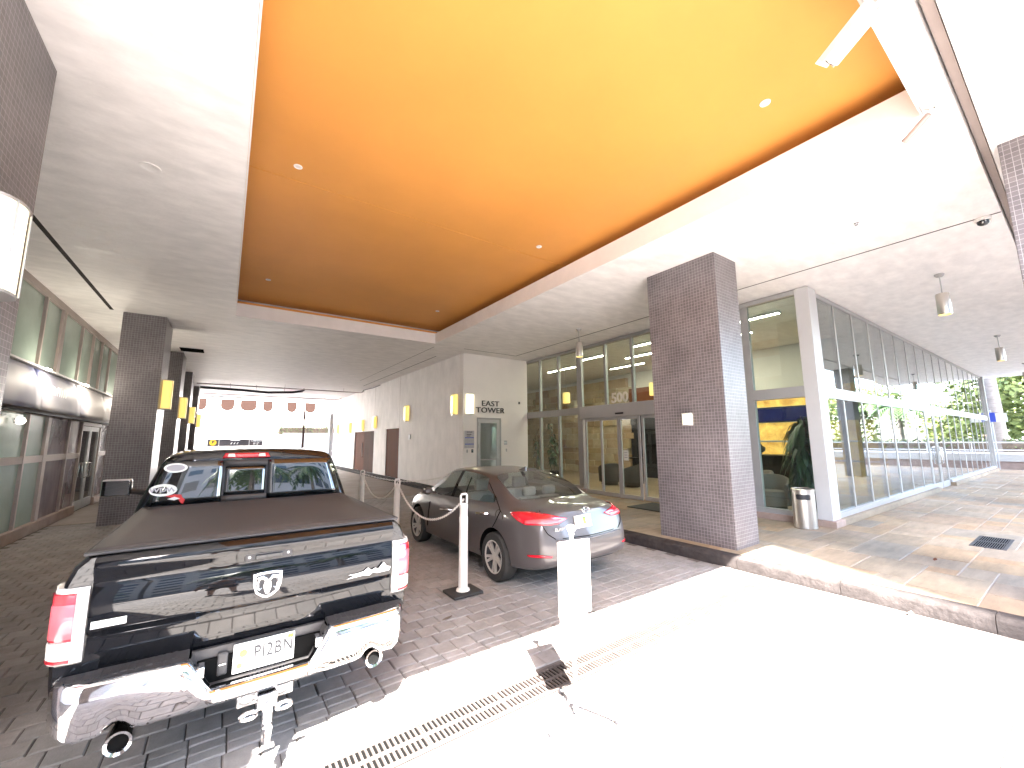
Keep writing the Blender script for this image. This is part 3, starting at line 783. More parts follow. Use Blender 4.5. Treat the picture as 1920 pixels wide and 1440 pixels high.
for i in range(*DI):
    a, b = xs_[i]+0.04, xs_[i+1]-0.04; s = 0.09
    q = MB(); q.box(a, a+s, GY-0.025, GY+0.025, SW+0.01, ZM0-0.01).box(b-s, b, GY-0.025, GY+0.025, SW+0.01, ZM0-0.01).box(a+s, b-s, GY-0.025, GY+0.025, ZM0-0.12, ZM0-0.01).box(a+s, b-s, GY-0.025, GY+0.025, SW+0.01, SW+0.2)
    p = q.build('glass_door', 'alu', lf, bevel=0.003)
    box('door_glass', 'glass_front', p, a+s, b-s, GY-0.005, GY+0.005, SW+0.2, ZM0-0.12)
    hx = b-0.12 if i == DI[0] else a+0.12
    MB().tube([(hx, GY-0.03, 0.95), (hx, GY-0.10, 1.0), (hx, GY-0.10, 1.5), (hx, GY-0.03, 1.55)], 0.016, 8).build('pull_handle', 'chrome_dull', p, smooth=True)

# ================================================================== LOBBY INSIDE
struct(MB().box(GX+0.13, 32.6, GY+0.13, 22.0, -0.2, SW+0.012).build('lobby_floor', 'lobby_floor'))
lw = thing('lobby_shell', 'dim inner walls of the lobby behind the glass', 'wall', (24, 12, SW))
box('back_wall', 'wall_smooth', lw, 15.9, 16.1, 8.6, 22.0, SW, CZ-0.004)
box('far_wall', 'wall_smooth', lw, 9.87, 15.9, 22.0, 22.2, SW, CZ-0.004)
box('partition', 'wall_smooth', lw, 16.1, 32.6, 8.6, 8.8, SW, CZ-0.004)
box('end_wall', 'wall_smooth', lw, 32.4, 32.6, GY+0.2, 8.6, SW, CZ-0.004)
box('side_wall', 'wall_smooth', lw, GX-0.05, GX+0.02, TY+0.29, 22.0, SW, CZ-0.004)
box('wood_bulkhead', 'brown_panel', lw, 15.3, 15.85, 8.65, 12.3, 3.45, 4.2)
# stone block wall
sb = thing('stone_block_wall', 'golden rough stone block feature wall deep inside the lobby', 'wall', (15.6, 17, SW))
rs = random.Random(11)
bmesh_blk = {}
z = SW+0.02
while z < 4.6:
    hh = rs.choice((0.28, 0.36, 0.45)); yy = 12.9 - rs.uniform(0, 0.5)
    while yy < 21.9:
        w = rs.choice((0.5, 0.7, 0.9, 1.2)); p = rs.uniform(0.02, 0.16)
        o = MB().box(15.72-p, 15.88, yy+0.004, min(yy+w, 21.95)-0.004, z+0.004, z+hh-0.004).build('stone_block', 'lobby_stone', sb, bevel=0.008, seg=1)
        yy += w
    z += hh
# warm backlit stone wall with niches
ox = thing('onyx_wall', 'glowing golden onyx wall behind the reception desk', 'wall', (15.6, 6.5, SW))
for z0, z1 in ((SW, 1.15), (1.18, 1.75), (1.78, 2.42), (2.95, 3.55)):
    for a, b in ((3.5, 5.1), (5.12, 6.6), (6.62, 8.55)): box('onyx_panel', 'onyx', ox, 15.6, 15.66, a, b, z0+0.01, z1-0.01)
box('upper_wall', 'wall_smooth', ox, 15.6, 15.7, 3.5, 8.58, 3.57, CZ-0.005)
tv = thing('wall_screen', 'long dark blue screen on the golden onyx wall', 'screen', (15.5, 6.5, 2.7)); box('screen_frame', 'ink', tv, 15.5, 15.59, 4.6, 8.3, 2.42, 2.94); box('screen_face', 'screen', tv, 15.48, 15.498, 4.65, 8.25, 2.46, 2.90)
ds = thing('reception_desk', 'dark wooden reception desk in front of the golden wall', 'desk', (14.2, 6, SW)); box('desk_body', 'dark_wood', ds, 13.9, 14.5, 4.6, 6.75, SW, 1.30, bevel=0.01); box('desk_top', 'dark_wood', ds, 13.8, 14.6, 4.5, 6.85, 1.302, 1.36, bevel=0.01)
bw = thing('ornament_bowl', 'dark bowl ornament on the reception desk', 'bowl', (14.2, 6.3, 1.36)); MB().lathe((14.2, 6.3, 1.36), [(0.06, 0), (0.07, 0.05), (0.16, 0.12), (0.17, 0.22), (0.09, 0.28), (0.04, 0.36), (0, 0.38)], 16).build('bowl', 'dark_wood', bw, smooth=True)
bc = thing('black_niche', 'black shelf niche between stone blocks and entrance', 'niche', (15.6, 11, SW)); box('niche_back', 'ink', bc, 15.7, 15.85, 8.7, 12.6, SW, 3.0)
for k, (y, z0, w) in enumerate(((12.2, 1.0, .5), (11.5, 1.6, .6), (10.8, 2.2, .7))): box('niche_shelf', 'dark_wood', bc, 15.2, 15.69, y-w/2, y+w/2, z0, z0+0.05)
# ceiling light strips
for k, (x, y0, y1) in enumerate(((11.2, 4.2, 6.0), (11.2, 7.0, 8.8), (12.6, 5.5, 7.3), (12.6, 8.4, 10.2), (14.0, 7.0, 8.8), (14.0, 10.4, 12.2), (12.2, 12.6, 14.4), (11.4, 10.2, 11.6))):
    s = thing('ceiling_light', 'slim lit ceiling strip inside the lobby', 'ceiling light', (x, y0, CZ), 'lit strips in the lobby ceiling')
    box('light_body', 'alu_bright', s, x-0.07, x+0.07, y0, y1, CZ-0.05, CZ-0.004); box('diffuser', 'strip_glow', s, x-0.05, x+0.05, y0+0.02, y1-0.02, CZ-0.056, CZ-0.0505)
for k, (x, y) in enumerate(((12.0, 13.0), (12.6, 9.0))):
    s = thing('pendant_lamp', ('glowing drum pendant hanging inside the lobby near the stone blocks', 'glowing drum pendant hanging inside behind the number 500')[k], 'lamp', (x, y, 4.2), 'drum pendants inside the lobby')
    MB().tube([(x, y, 3.9), (x, y, CZ-0.01)], 0.008, 6).build('rod', 'alu', s); MB().lathe((x, y, 3.45), [(0.16, 0), (0.16, 0.45), (0.15, 0.45), (0.15, 0)], 20).build('drum_shade', 'sconce', s, smooth=True)
# barrel chairs
def armchair(x, y, rz, label, mat='fabric_chair'):
    s = thing('armchair', label, 'armchair', (x, y, SW), 'barrel armchairs in the lobby')
    cs, sn = math.cos(rz), math.sin(rz)
    def T_(p): return (x+p[0]*cs-p[1]*sn, y+p[0]*sn+p[1]*cs, SW+0.014+p[2])
    n = 18; rows_ = []
    for i in range(n+1):
        a = rad(-125)+rad(250)*i/n; hb = 0.62+0.20*math.cos(a*0.75)
        ca, sa = -math.cos(a), math.sin(a)
        rows_.append([T_((ca*r, sa*r, z)) for r, z in ((0.33, 0.12), (0.335, hb-0.04), (0.36, hb), (0.40, hb), (0.425, hb-0.04), (0.40, 0.12))])
    m = MB(); m.grid(rows_, closed=True); m.poly(rows_[0]); m.poly(rows_[-1]); m.build('back_shell', mat, s, smooth=True)
    m = MB(); m.v = []; prof = [(0.0, 0.44), (0.26, 0.44), (0.32, 0.40), (0.325, 0.25)]
    q = MB().lathe((0, 0, 0), [(0.325, 0.10), (0.325, 0.38), (0.29, 0.44), (0.0, 0.455)], 20); m.add([T_(p) for p in q.v], q.f); m.build('seat_cushion', mat, s, smooth=True)
    q = MB().lathe((0, 0, 0), [(0.30, 0.0), (0.31, 0.02), (0.31, 0.10)], 20); m = MB(); m.add([T_(p) for p in q.v], q.f); m.build('plinth_base', 'dark_wood', s, smooth=True)
armchair(11.05, 4.72, rad(200), 'taupe barrel armchair by the window beside the tall plant', 'leather_chair')
armchair(12.3, 5.6, rad(150), 'taupe barrel armchair farther inside toward the reception desk', 'leather_chair')
armchair(12.2, 10.9, rad(60), 'dark barrel armchair inside behind the left sliding door')
armchair(12.3, 9.9, rad(100), 'dark barrel armchair inside behind the middle of the sliding doors')
armchair(13.3, 9.1, rad(140), 'dark barrel armchair beside the low black table inside')
armchair(13.6, 7.9, rad(170), 'dark barrel armchair inside near the right sliding door')
ct = thing('side_table', 'low black table between the lobby armchairs', 'table', (12.9, 8.7, SW)); box('table_top', 'ink', ct, 12.5, 13.1, 8.3, 8.9, 0.60, 0.64, bevel=0.006); box('table_base', 'ink', ct, 12.6, 13.0, 8.4, 8.8, SW+0.014, 0.598)
# indoor plants
def leafy(name, label, x, y, z0, hgt, n, spread, mat='leaf_dark', ll=0.45, pot=True, seed=1, droop=0.6, wide=1.0):
    s = thing(name, label, 'plant', (x, y, z0)); R = random.Random(seed)
    if pot: MB().lathe((x, y, z0), [(0.16, 0), (0.21, 0.42), (0.22, 0.45), (0.19, 0.45), (0.18, 0.40), (0.0, 0.39)], 18).build('pot', 'dark_wood', s, smooth=True)
    st = MB(); lf_ = MB()
    for k in range(4):
        ax = x+R.uniform(-.09, .09); ay = y+R.uniform(-.09, .09); top = hgt*R.uniform(0.72, 1.0)
        pts = [(ax+R.uniform(-.03, .03)*i, ay+R.uniform(-.03, .03)*i, z0+0.38+(top-0.38)*i/5) for i in range(6)]
        st.tube(pts, [0.022-0.002*i for i in range(6)], 6)
        for i in range(n):
            t = R.uniform(0.25, 1.0)*5; i0 = min(4, int(t)); f = t-i0
            p = Vector(pts[i0]).lerp(Vector(pts[i0+1]), f); az = R.uniform(0, 6.283); L = ll*R.uniform(0.7, 1.15)*spread
            dv = Vector((math.cos(az), math.sin(az), 0)); sd = Vector((-dv.y, dv.x, 0))*R.uniform(0.022, 0.04)*wide
            rows_ = []
            for q in range(5):
                u = q/4; c = p + dv*(L*u*(1-0.25*u)) + Vector((0, 0, L*(0.30*u-droop*1.5*u*u))); wd = math.sin(math.pi*min(0.97, 0.12+0.85*u))
                rows_.append([c-sd*wd, c+Vector((0, 0, -0.008*wd)), c+sd*wd])
            lf_.grid(rows_)
    st.build('cane', 'bark', s, smooth=True); lf_.build('foliage', mat, s, smooth=True, merge=0)
    return s
leafy('potted_plant', 'tall leafy potted plant behind the glass by the corner post', 11.25, 4.05, SW+0.014, 2.6, 78, 1.05, seed=4, droop=0.8, wide=1.5)
leafy('potted_plant', 'slim potted cane plant behind the glass near the cream wall', 11.2, 12.95, SW+0.014, 2.45, 34, 0.75, seed=9)
leafy('potted_plant', 'pale drooping plant behind the leftmost entrance pane', 10.6, 13.3, SW+0.014, 2.2, 16, 0.8, seed=12)

# ================================================================== LEFT STOREFRONT (looks to +x)
LX = -3.30
sf = thing('storefront', 'dim storefront with greenish frosted upper panes and bronze frames', 'storefront', (LX, 14, 0))
YF = [4.9, 6.05, 7.2, 8.45, 9.6, 10.85, 12.22, 13.36, 14.87, 15.98, 16.98, 18.0, 19.3, 20.6, 21.9, 23.2, 24.5, 25.8, 27.1, 28.4, 29.7, 31.0]
MID0, MID1 = 1.48, 1.62
BD0, BD1 = 2.50, 3.36
DOOR = (15.98, 18.0)
box('head_rail', 'alu_brown', sf, LX-0.06, LX+0.06, YF[0], YF[-1], 4.90, CZ-0.004)
box('band_rail', 'alu_brown', sf, LX-0.055, LX+0.055, YF[0], YF[-1], 2.46, 2.60)
box('band_rail', 'alu_brown', sf, LX-0.055, LX+0.055, YF[0], YF[-1], 3.26, 3.40)
for i, y in enumerate(YF):
    w = 0.20 if i in (7, 13) else 0.07
    for z0, z1 in ((0.22, 2.46), (2.60, 3.26), (3.40, 4.90)):
        if z0 == 0.22 and DOOR[0] < y < DOOR[1]: continue
        box('mullion', 'alu_brown', sf, LX-0.06, LX+0.06, y-w/2, y+w/2, z0, z1)
for i in range(len(YF)-1):
    a = YF[i]+(0.10 if i in (7, 13) else 0.035); b = YF[i+1]-(0.10 if i+1 in (7, 13) else 0.035)
    box('pane', 'glass_frost', sf, LX-0.01, LX+0.01, a, b, 3.40, 4.90)
    box('pane', 'glass_frost', sf, LX-0.01, LX+0.01, a, b, 2.60, 3.26)
    if YF[i] >= DOOR[0]-0.01 and YF[i+1] <= DOOR[1]+0.01: continue
    mt = 'glass_film' if 13.3 <= YF[i] < 15.9 or YF[i] >= 18 else 'glass_frost'
    box('mid_rail', 'alu_brown', sf, LX-0.05, LX+0.05, a, b, MID0, MID1)
    box('pane', mt, sf, LX-0.01, LX+0.01, a, b, MID1, 2.46); box('pane', mt, sf, LX-0.01, LX+0.01, a, b, 0.22, MID0)
for a, b in ((YF[0], DOOR[0]), (DOOR[1], YF[-1])): box('base_plinth', 'planter', sf, LX-0.10, LX+0.10, a, b, 0.0, 0.22, bevel=0.008)
for a, b in ((DOOR[0]+0.04, 16.97), (16.99, DOOR[1]-0.04)):
    q = MB(); s = 0.11
    q.box(LX-0.03, LX+0.03, a, a+s, 0.03, 2.35).box(LX-0.03, LX+0.03, b-s, b, 0.03, 2.35).box(LX-0.03, LX+0.03, a+s, b-s, 2.22, 2.35).box(LX-0.03, LX+0.03, a+s, b-s, 0.03, 0.28)
    p = q.build('glass_door', 'alu', sf, bevel=0.004); box('door_glass', 'glass_truck', p, LX-0.008, LX+0.008, a+s, b-s, 0.28, 2.22)
    hy = b-0.16 if a < 16.5 else a+0.16
    MB().tube([(LX+0.03, hy, 0.9), (LX+0.09, hy, 0.92), (LX+0.09, hy, 1.30), (LX+0.03, hy, 1.32)], 0.016, 8).build('pull_handle', 'chrome_dull', p, smooth=True)
box('door_head', 'alu_brown', sf, LX-0.06, LX+0.06, DOOR[0], DOOR[1], 2.36, 2.455)
box('inner_wall', 'wall_smooth', sf, LX-0.9, LX-0.8, 4.0, 33.0, 0.0, CZ-0.004)
# shop wall closing the rest of the left side
slw = thing('left_side_wall', 'plain dim wall closing the left side beyond the storefront', 'wall', (LX, 33, 0))
box('wall_panel', 'wall_white', slw, LX-0.2, LX, 31.05, 36.0, 0, CZ-0.004)
box('wall_panel', 'wall_white', slw, LX-0.3, LX, -0.6, 4.85, 0, CZ-0.004)
# fabric sign band in curved sheets with lights along its top
bnd = thing('sign_band', 'curved blue and silver fabric sign band lit along its top edge', 'sign', (LX+0.25, 15, 2.5))
bs = [8.9, 11.72, 14.35, 17.04, 19.45]
for i in range(4):
    a, b = bs[i]+0.02, bs[i+1]-0.02; rows_ = []
    for k in range(9):
        t = k/8; zz = BD0+0.03+(BD1-BD0-0.05)*t; bul = 0.06+0.14*(1-t)+0.03*math.sin(math.pi*t)
        rows_.append([(LX+0.075+bul+0.03*(u/10)*(1-t), a+(b-a)*u/10 - 0.18*math.sin(math.pi*t)*(0.5-u/10), zz) for u in range(11)])
    m = MB(); m.grid(rows_); o = m.build('fabric_sheet', 'banner', bnd, smooth=True)
    md = o.modifiers.new('thick', 'SOLIDIFY'); md.thickness = 0.008
box('top_rail', 'alu_bright', bnd, LX+0.065, LX+0.20, bs[0], bs[-1], BD1, BD1+0.035); box('bottom_rail', 'ink', bnd, LX+0.065, LX+0.17, bs[0], bs[-1], BD0-0.03, BD0+0.01)
for k, y in enumerate((12.0, 12.2, 14.75, 14.98, 18.7)): MB().lathe((LX+0.24, y, BD1+0.0), [(0.0, -0.015), (0.02, -0.01), (0.022, 0.01), (0.012, 0.025), (0, 0.03)], 12).build('spot_bulb', 'lamp_glow', bnd, smooth=True)
for k in range(9): box('faded_stroke', 'silver_film', bnd, LX+0.262, LX+0.265, 12.15+0.14*k, 12.19+0.14*k, 2.88, 3.06 if k % 3 else 3.02)
for y in (12.1, 14.87, 18.7):
    ld = bpy.data.lights.new('sign_spot', 'POINT'); ld.energy = 2.6; ld.shadow_soft_size = 0.04; ld.color = (1.0, 0.9, 0.75)
    lo = bpy.data.objects.new('sign_spot', ld); COL.objects.link(lo); lo.parent = bnd; lo.location = Vector((LX+0.62, y, BD1-0.05)) - ORG[bnd.name]
wl = thing('storefront_lamp', 'round bright white lamp on the storefront beneath the sign band', 'lamp', (LX+0.1, 11.5, 2.3)); MB().lathe((LX+0.13, 11.5, 2.30), [(0, -0.075), (0.05, -0.055), (0.075, 0), (0.05, 0.055), (0, 0.075)], 16).build('globe', 'globe_glow', wl, smooth=True); box('bracket', 'alu', wl, LX+0.061, LX+0.085, 11.45, 11.55, 2.25, 2.35)

# ================================================================== CEILING FIXTURES
for k, (x, y, lb) in enumerate(((0.54, 5.82, 'round recessed downlight near the left edge of the orange ceiling'), (4.68, 1.69, 'round recessed downlight near the bullet security camera'), (4.72, 5.78, 'round recessed downlight right of the seam in the orange ceiling'), (0.54, 10.57, 'round recessed downlight at the far left corner of the orange ceiling'), (4.76, 10.52, 'round recessed downlight at the far right corner of the orange ceiling'))):
    d = thing('downlight', lb, 'downlight', (x, y, CZ+0.54), 'downlights in the orange ceiling')
    MB().lathe((x, y, CZ+0.5455), [(0.035, 0.0), (0.037, -0.010), (0.053, -0.008), (0.055, 0.0)], 20).build('trim_ring', 'trim_white', d, smooth=True); MB().lathe((x, y, CZ+0.5415), [(0, 0), (0.036, 0)], 16).build('lamp_lens', 'white_lens', d)
def pendant(x, y, label):
    s = thing('pendant_lamp', label, 'pendant lamp', (x, y, 4.2), 'steel cylinder pendants under the soffit')
    MB().lathe((x, y, CZ-0.004), [(0.075, 0), (0.075, -0.015), (0.05, -0.05), (0.012, -0.06)], 20).build('ceiling_rose', 'alu', s, smooth=True)
    MB().tube([(x, y, CZ-0.06), (x, y, 4.64)], 0.01, 8).build('stem', 'alu', s, smooth=True)
    MB().lathe((x, y, 4.23), [(0.100, 0.0), (0.102, 0.008), (0.102, 0.41), (0.097, 0.418), (0.0, 0.42)], 28).build('cylinder_shade', 'steel', s, smooth=True)
    MB().lathe((x, y, 4.25), [(0, 0), (0.094, 0), (0.099, -0.018)], 24).build('lamp_lens', 'sconce', s)
pendant(11.29, 1.40, 'steel cylinder pendant lamp hanging before the near panes of the long glass wall')
pendant(19.8, 1.42, 'steel cylinder pendant lamp hanging before the doors of the long glass wall')
pendant(28.3, 1.42, 'steel cylinder pendant lamp hanging at the far end of the long glass wall')
pendant(8.16, 8.24, 'steel cylinder pendant lamp hanging in front of the entrance glass wall')
# security cameras
cm = thing('security_camera', 'white bullet security camera in a long sunshield beneath the orange ceiling edge', 'camera', (3.75, 0.52, 5.0))
MB().lathe((3.62, 0.50, CZ-0.004), [(0.075, 0), (0.075, -0.03), (0.03, -0.05)], 20).build('mount_plate', 'white_plastic', cm, smooth=True)
MB().tube([(3.62, 0.50, CZ-0.04), (3.61, 0.50, 4.97), (3.60, 0.60, 4.93)], 0.018, 10).build('mount_arm', 'white_plastic', cm, smooth=True)
def oriented(m, c, ax, up=(0, 0, 1)):
    ax = Vector(ax).normalized(); r = ax.cross(Vector(up)).normalized(); u = r.cross(ax)
    m.v = [tuple(Vector(c) + r*p[0] + ax*p[1] + u*p[2]) for p in m.v]; return m
ax1 = (0.08, 0.25, -0.10)
q = MB(); q.box(-0.05, 0.05, -0.12, 0.22, -0.05, 0.045); oriented(q, (3.61, 0.66, 4.875), ax1).build('camera_body', 'white_plastic', cm, bevel=0.012)
q = MB(); q.box(-0.062, 0.062, -0.14, 0.27, 0.047, 0.056).box(-0.062, -0.056, -0.14, 0.24, -0.01, 0.047).box(0.056, 0.062, -0.14, 0.24, -0.01, 0.047); oriented(q, (3.61, 0.66, 4.875), ax1).build('sun_shield', 'white_plastic', cm)
q = MB(); q.lathe((0, 0.221, 0), [(0.0, 0), (0.034, 0), (0.034, 0.006)], 16, axis='y'); oriented(q, (3.61, 0.66, 4.875), ax1).build('camera_lens', 'ink', cm)
cm = thing('security_camera', 'small tube security camera on the soffit beside the recess corner', 'camera', (5.6, 0.58, 5.0))
MB().lathe((5.33, 0.53, CZ-0.004), [(0.06, 0), (0.06, -0.02), (0.02, -0.045)], 16).build('mount_plate', 'white_plastic', cm, smooth=True)
MB().tube([(5.33, 0.53, CZ-0.03), (5.34, 0.58, 4.95)], 0.014, 8).build('mount_arm', 'white_plastic', cm)
q = MB(); q.lathe((0, 0, 0), [(0.0, -0.10), (0.022, -0.10), (0.026, -0.09), (0.026, 0.14), (0.030, 0.15), (0.030, 0.17), (0.024, 0.17), (0.0, 0.16)], 16, axis='y'); oriented(q, (5.365, 0.635, 4.915), (0.12, 0.18, -0.08)).build('camera_body', 'alu_brown', cm, smooth=True)
q = MB(); q.lathe((0, 0.171, 0), [(0, 0), (0.022, 0)], 14, axis='y'); oriented(q, (5.365, 0.635, 4.915), (0.12, 0.18, -0.08)).build('camera_lens', 'ink', cm)
cm = thing('dome_camera', 'small dome security camera at the end of the soffit joint', 'camera', (8.87, 0.56, CZ)); MB().lathe((8.87, 0.58, CZ-0.004), [(0.09, 0), (0.09, -0.03), (0.075, -0.045)], 20).build('housing', 'white_plastic', cm, smooth=True); MB().lathe((8.87, 0.58, CZ-0.05), [(0.07, 0), (0.06, -0.04), (0.035, -0.06), (0, -0.068)], 18).build('dome_cover', 'glass_truck', cm, smooth=True)
sp = thing('sprinkler_head', 'tiny recessed sprinkler head in the bright soffit', 'sprinkler', (7.5, 1.68, CZ)); MB().lathe((7.48, 1.68, CZ-0.004), [(0.03, 0), (0.03, -0.006), (0.012, -0.008), (0.010, -0.03), (0.022, -0.032), (0, -0.034)], 12).build('head', 'chrome_dull', sp, smooth=True)
# pipes near the tunnel end
def pipe(label, pts, r, mat, hang):
    p = thing('ceiling_pipe', label, 'pipe', pts[0], 'pipes under the tunnel ceiling'); MB().tube(pts, r, 8).build('pipe_run', mat, p, smooth=True)
    for (x, y, z) in hang: MB().tube([(x, y, z), (x, y, CZ-0.005)], 0.008, 6).build('hanger_rod', mat, p)
pipe('thin dark pipe crossing the tunnel ceiling closest to the cars', [(-1.4, 25.6, 4.83), (6.6, 25.6, 4.83), (6.8, 25.6, 4.92)], 0.03, 'alu_brown', [(2.5, 25.6, 4.83), (5.6, 25.6, 4.83)])
pipe('thin dark pipe crossing the tunnel ceiling past the flexible duct', [(-1.4, 30.2, 4.78), (6.3, 30.2, 4.78), (6.5, 30.2, 4.90)], 0.03, 'alu_brown', [(2.2, 30.2, 4.78), (5.4, 30.2, 4.78)])
pipe('sagging dark flexible duct slung across the tunnel ceiling', [(-1.3, 26.6, 4.75), (0.6, 26.6, 4.70), (1.8, 26.7, 4.66), (3.0, 26.7, 4.74), (3.5, 26.6, 4.84), (3.55, 26.3, 4.9)], 0.07, 'ink', [(0.0, 26.6, 4.75), (1.2, 26.6, 4.72), (2.6, 26.7, 4.74)])
cb = thing('ceiling_cable', 'loose black cable tangled where the stucco wall meets the ceiling', 'cable', (6.7, 24, 4.9)); MB().tube([(6.82, 22.5, 4.96), (6.7, 23.4, 4.9), (6.8, 24.3, 4.97), (6.6, 25.0, 4.92), (6.8, 26.0, 4.95)], 0.025, 6).build('cable_run', 'ink', cb, smooth=True)

# ================================================================== VEHICLE TOOLS
CAMP = Vector((0, 0, CAMZ))
def pxdir(p): return (_f + R2*((p[0]-960)/FPX) - U2*((p[1]-720)/FPX)).normalized()
def shell(stations, matfn, nmat, level=2, cuts=(), bulge=(0.05, 0.05), org=(0, 0, 0), crease=None, capmat=None):
    NS = len(stations); NJ = len(stations[0][1]); vs = []; idx = {}
    def V(key, p):
        if key not in idx: idx[key] = len(vs); vs.append((p[0]+org[0], p[1]+org[1], p[2]+org[2]))
        return idx[key]
    for i, (ys, pts) in enumerate(stations):
        for j, (x, z) in enumerate(pts):
            yy = ys[j] if isinstance(ys, (list, tuple)) else ys
            if j in (0, NJ-1): V((i, j, 'r'), (0, yy, z)); idx[(i, j, 'l')] = idx[(i, j, 'r')]
            else: V((i, j, 'r'), (x, yy, z)); V((i, j, 'l'), (-x, yy, z))
    fs = []; ms = []
    for i in range(NS-1):
        for j in range(NJ-1):
            for s in 'rl':
                q = [idx[(i, j, s)], idx[(i+1, j, s)], idx[(i+1, j+1, s)], idx[(i, j+1, s)]]
                if s == 'l': q.reverse()
                fs.append(q); ms.append(matfn(i, j))
    for i, bu in ((0, -bulge[0]), (NS-1, bulge[1])):
        ys, pts = stations[i]; C = []
        for j in range(NJ):
            if j in (0, NJ-1): C.append(idx[(i, j, 'r')])
            else:
                yy = ys[j] if isinstance(ys, (list, tuple)) else ys
                C.append(V((i, j, 'c'), (0, yy+bu, pts[j][1])))
        for j in range(NJ-1):
            for s in 'rl':
                q = [C[j], idx[(i, j, s)], idx[(i, j+1, s)], C[j+1]]
                q2 = []
                for a in q:
                    if a not in q2: q2.append(a)
                if (s == 'l') == (i == 0): q2.reverse()
                fs.append(q2); ms.append(capmat(i, j) if capmat else 0)
    me = bpy.data.meshes.new('tmp'); me.from_pydata(vs, [], fs)
    for m in range(nmat): me.materials.append(MATS['ink'])
    me.polygons.foreach_set('material_index', ms)
    bm = bmesh.new(); bm.from_mesh(me); bmesh.ops.recalc_face_normals(bm, faces=bm.faces)
    cl_ = bm.edges.layers.float.get('crease_edge') or bm.edges.layers.float.new('crease_edge')
    for e_ in bm.edges:
        if len(e_.link_faces) == 2 and e_.link_faces[0].material_index != e_.link_faces[1].material_index: e_[cl_] = 0.75
    if crease:
        bm.verts.ensure_lookup_table()
        for (ia, ib, j, val) in crease:
            for i in range(ia, ib):
                for s in 'rl':
                    ed_ = bm.edges.get((bm.verts[idx[(i, j, s)]], bm.verts[idx[(i+1, j, s)]]))
                    if ed_: ed_[cl_] = max(ed_[cl_], val)
    bm.to_mesh(me); bm.free()
    ob = bpy.data.objects.new('tmp', me); COL.objects.link(ob)
    md = ob.modifiers.new('s', 'SUBSURF'); md.levels = level; md.render_levels = level; md.boundary_smooth = 'PRESERVE_CORNERS'
    tmp = []
    for (cx, cy, cz, r, xa, xb) in cuts:
        m = MB().lathe((xa, cy, cz), [(r, 0), (r, xb-xa)], 40, axis='x', caps=True)
        o = m.build('cut', 'dark_gap'); o.data.materials.clear()
        for k in range(nmat): o.data.materials.append(MATS['ink'])
        for p in o.data.polygons: p.material_index = nmat-1
        b = ob.modifiers.new('b', 'BOOLEAN'); b.operation = 'DIFFERENCE'; b.object = o; b.solver = 'EXACT'; tmp.append(o)
    dg = bpy.context.evaluated_depsgraph_get(); ev = bpy.data.meshes.new_from_object(ob.evaluated_get(dg))
    V_ = [tuple(v.co) for v in ev.vertices]; F_ = [tuple(p.vertices) for p in ev.polygons]; M_ = [p.material_index for p in ev.polygons]
    bpy.data.objects.remove(ob)
    for o in tmp: bpy.data.objects.remove(o)
    out = {}
    for k in range(nmat):
        remap = {}; v2 = []; f2 = []
        for f, mi in zip(F_, M_):
            if mi != k: continue
            g = []
            for a in f:
                if a not in remap: remap[a] = len(v2); v2.append(V_[a])
                g.append(remap[a])
            f2.append(tuple(g))
        m = MB(); m.v = v2; m.f = f2; out[k] = m
    bvh = BVHTree.FromPolygons([Vector(v) for v in V_], F_)
    return out, bvh
def resample(pl, n):
    P = [Vector(p) for p in pl]; L = [0]
    for a, b in zip(P, P[1:]): L.append(L[-1]+(b-a).length)
    res = []
    for k in range(n):
        t = L[-1]*k/(n-1); i = 0
        while i < len(L)-2 and L[i+1] < t: i += 1
        f = (t-L[i])/max(1e-9, L[i+1]-L[i]); res.append(P[i].lerp(P[i+1], f))
    return res
def patch(bvh, name, mat, parent, top, bot, mode, nu=14, nv=5, off=0.006, thick=0.012, mirror=None, smooth=True, vfn=None):
    """A thin skin lying on the body. mode 'px': outlines are picture points; else a vector: outlines are points cast along it."""
    pad = (lambda p: Vector((p[0], p[1], 0))) if mode == 'px' else (lambda p: Vector(p))
    A = resample([pad(p) for p in top], nu); B = resample([pad(p) for p in bot], nu); rows_ = []
    for k in range(nv):
        r_ = []
        for a, b in zip(A, B):
            p = a.lerp(b, k/(nv-1))
            if mode == 'px': o_, d_ = CAMP, pxdir(p)
            else: o_, d_ = p, Vector(mode)
            hit = bvh.ray_cast(o_, d_)
            if hit[0] is None:
                nr = bvh.find_nearest(o_ + d_*(4.0 if mode == 'px' else 0.3)); loc, nor = nr[0], nr[1]
            else: loc, nor = hit[0], hit[1]
            if nor.dot(d_) > 0: nor = -nor
            q = loc + nor*off
            if mirror is not None and mirror[1]: q = Vector((2*mirror[0]-q.x, q.y, q.z))
            r_.append(q)
        rows_.append(r_)
    m = MB(); m.grid(rows_); o = m.build(name, mat, parent, smooth=smooth, angle=60)
    md = o.modifiers.new('thick', 'SOLIDIFY'); md.thickness = thick; md.offset = 0.0
    return o
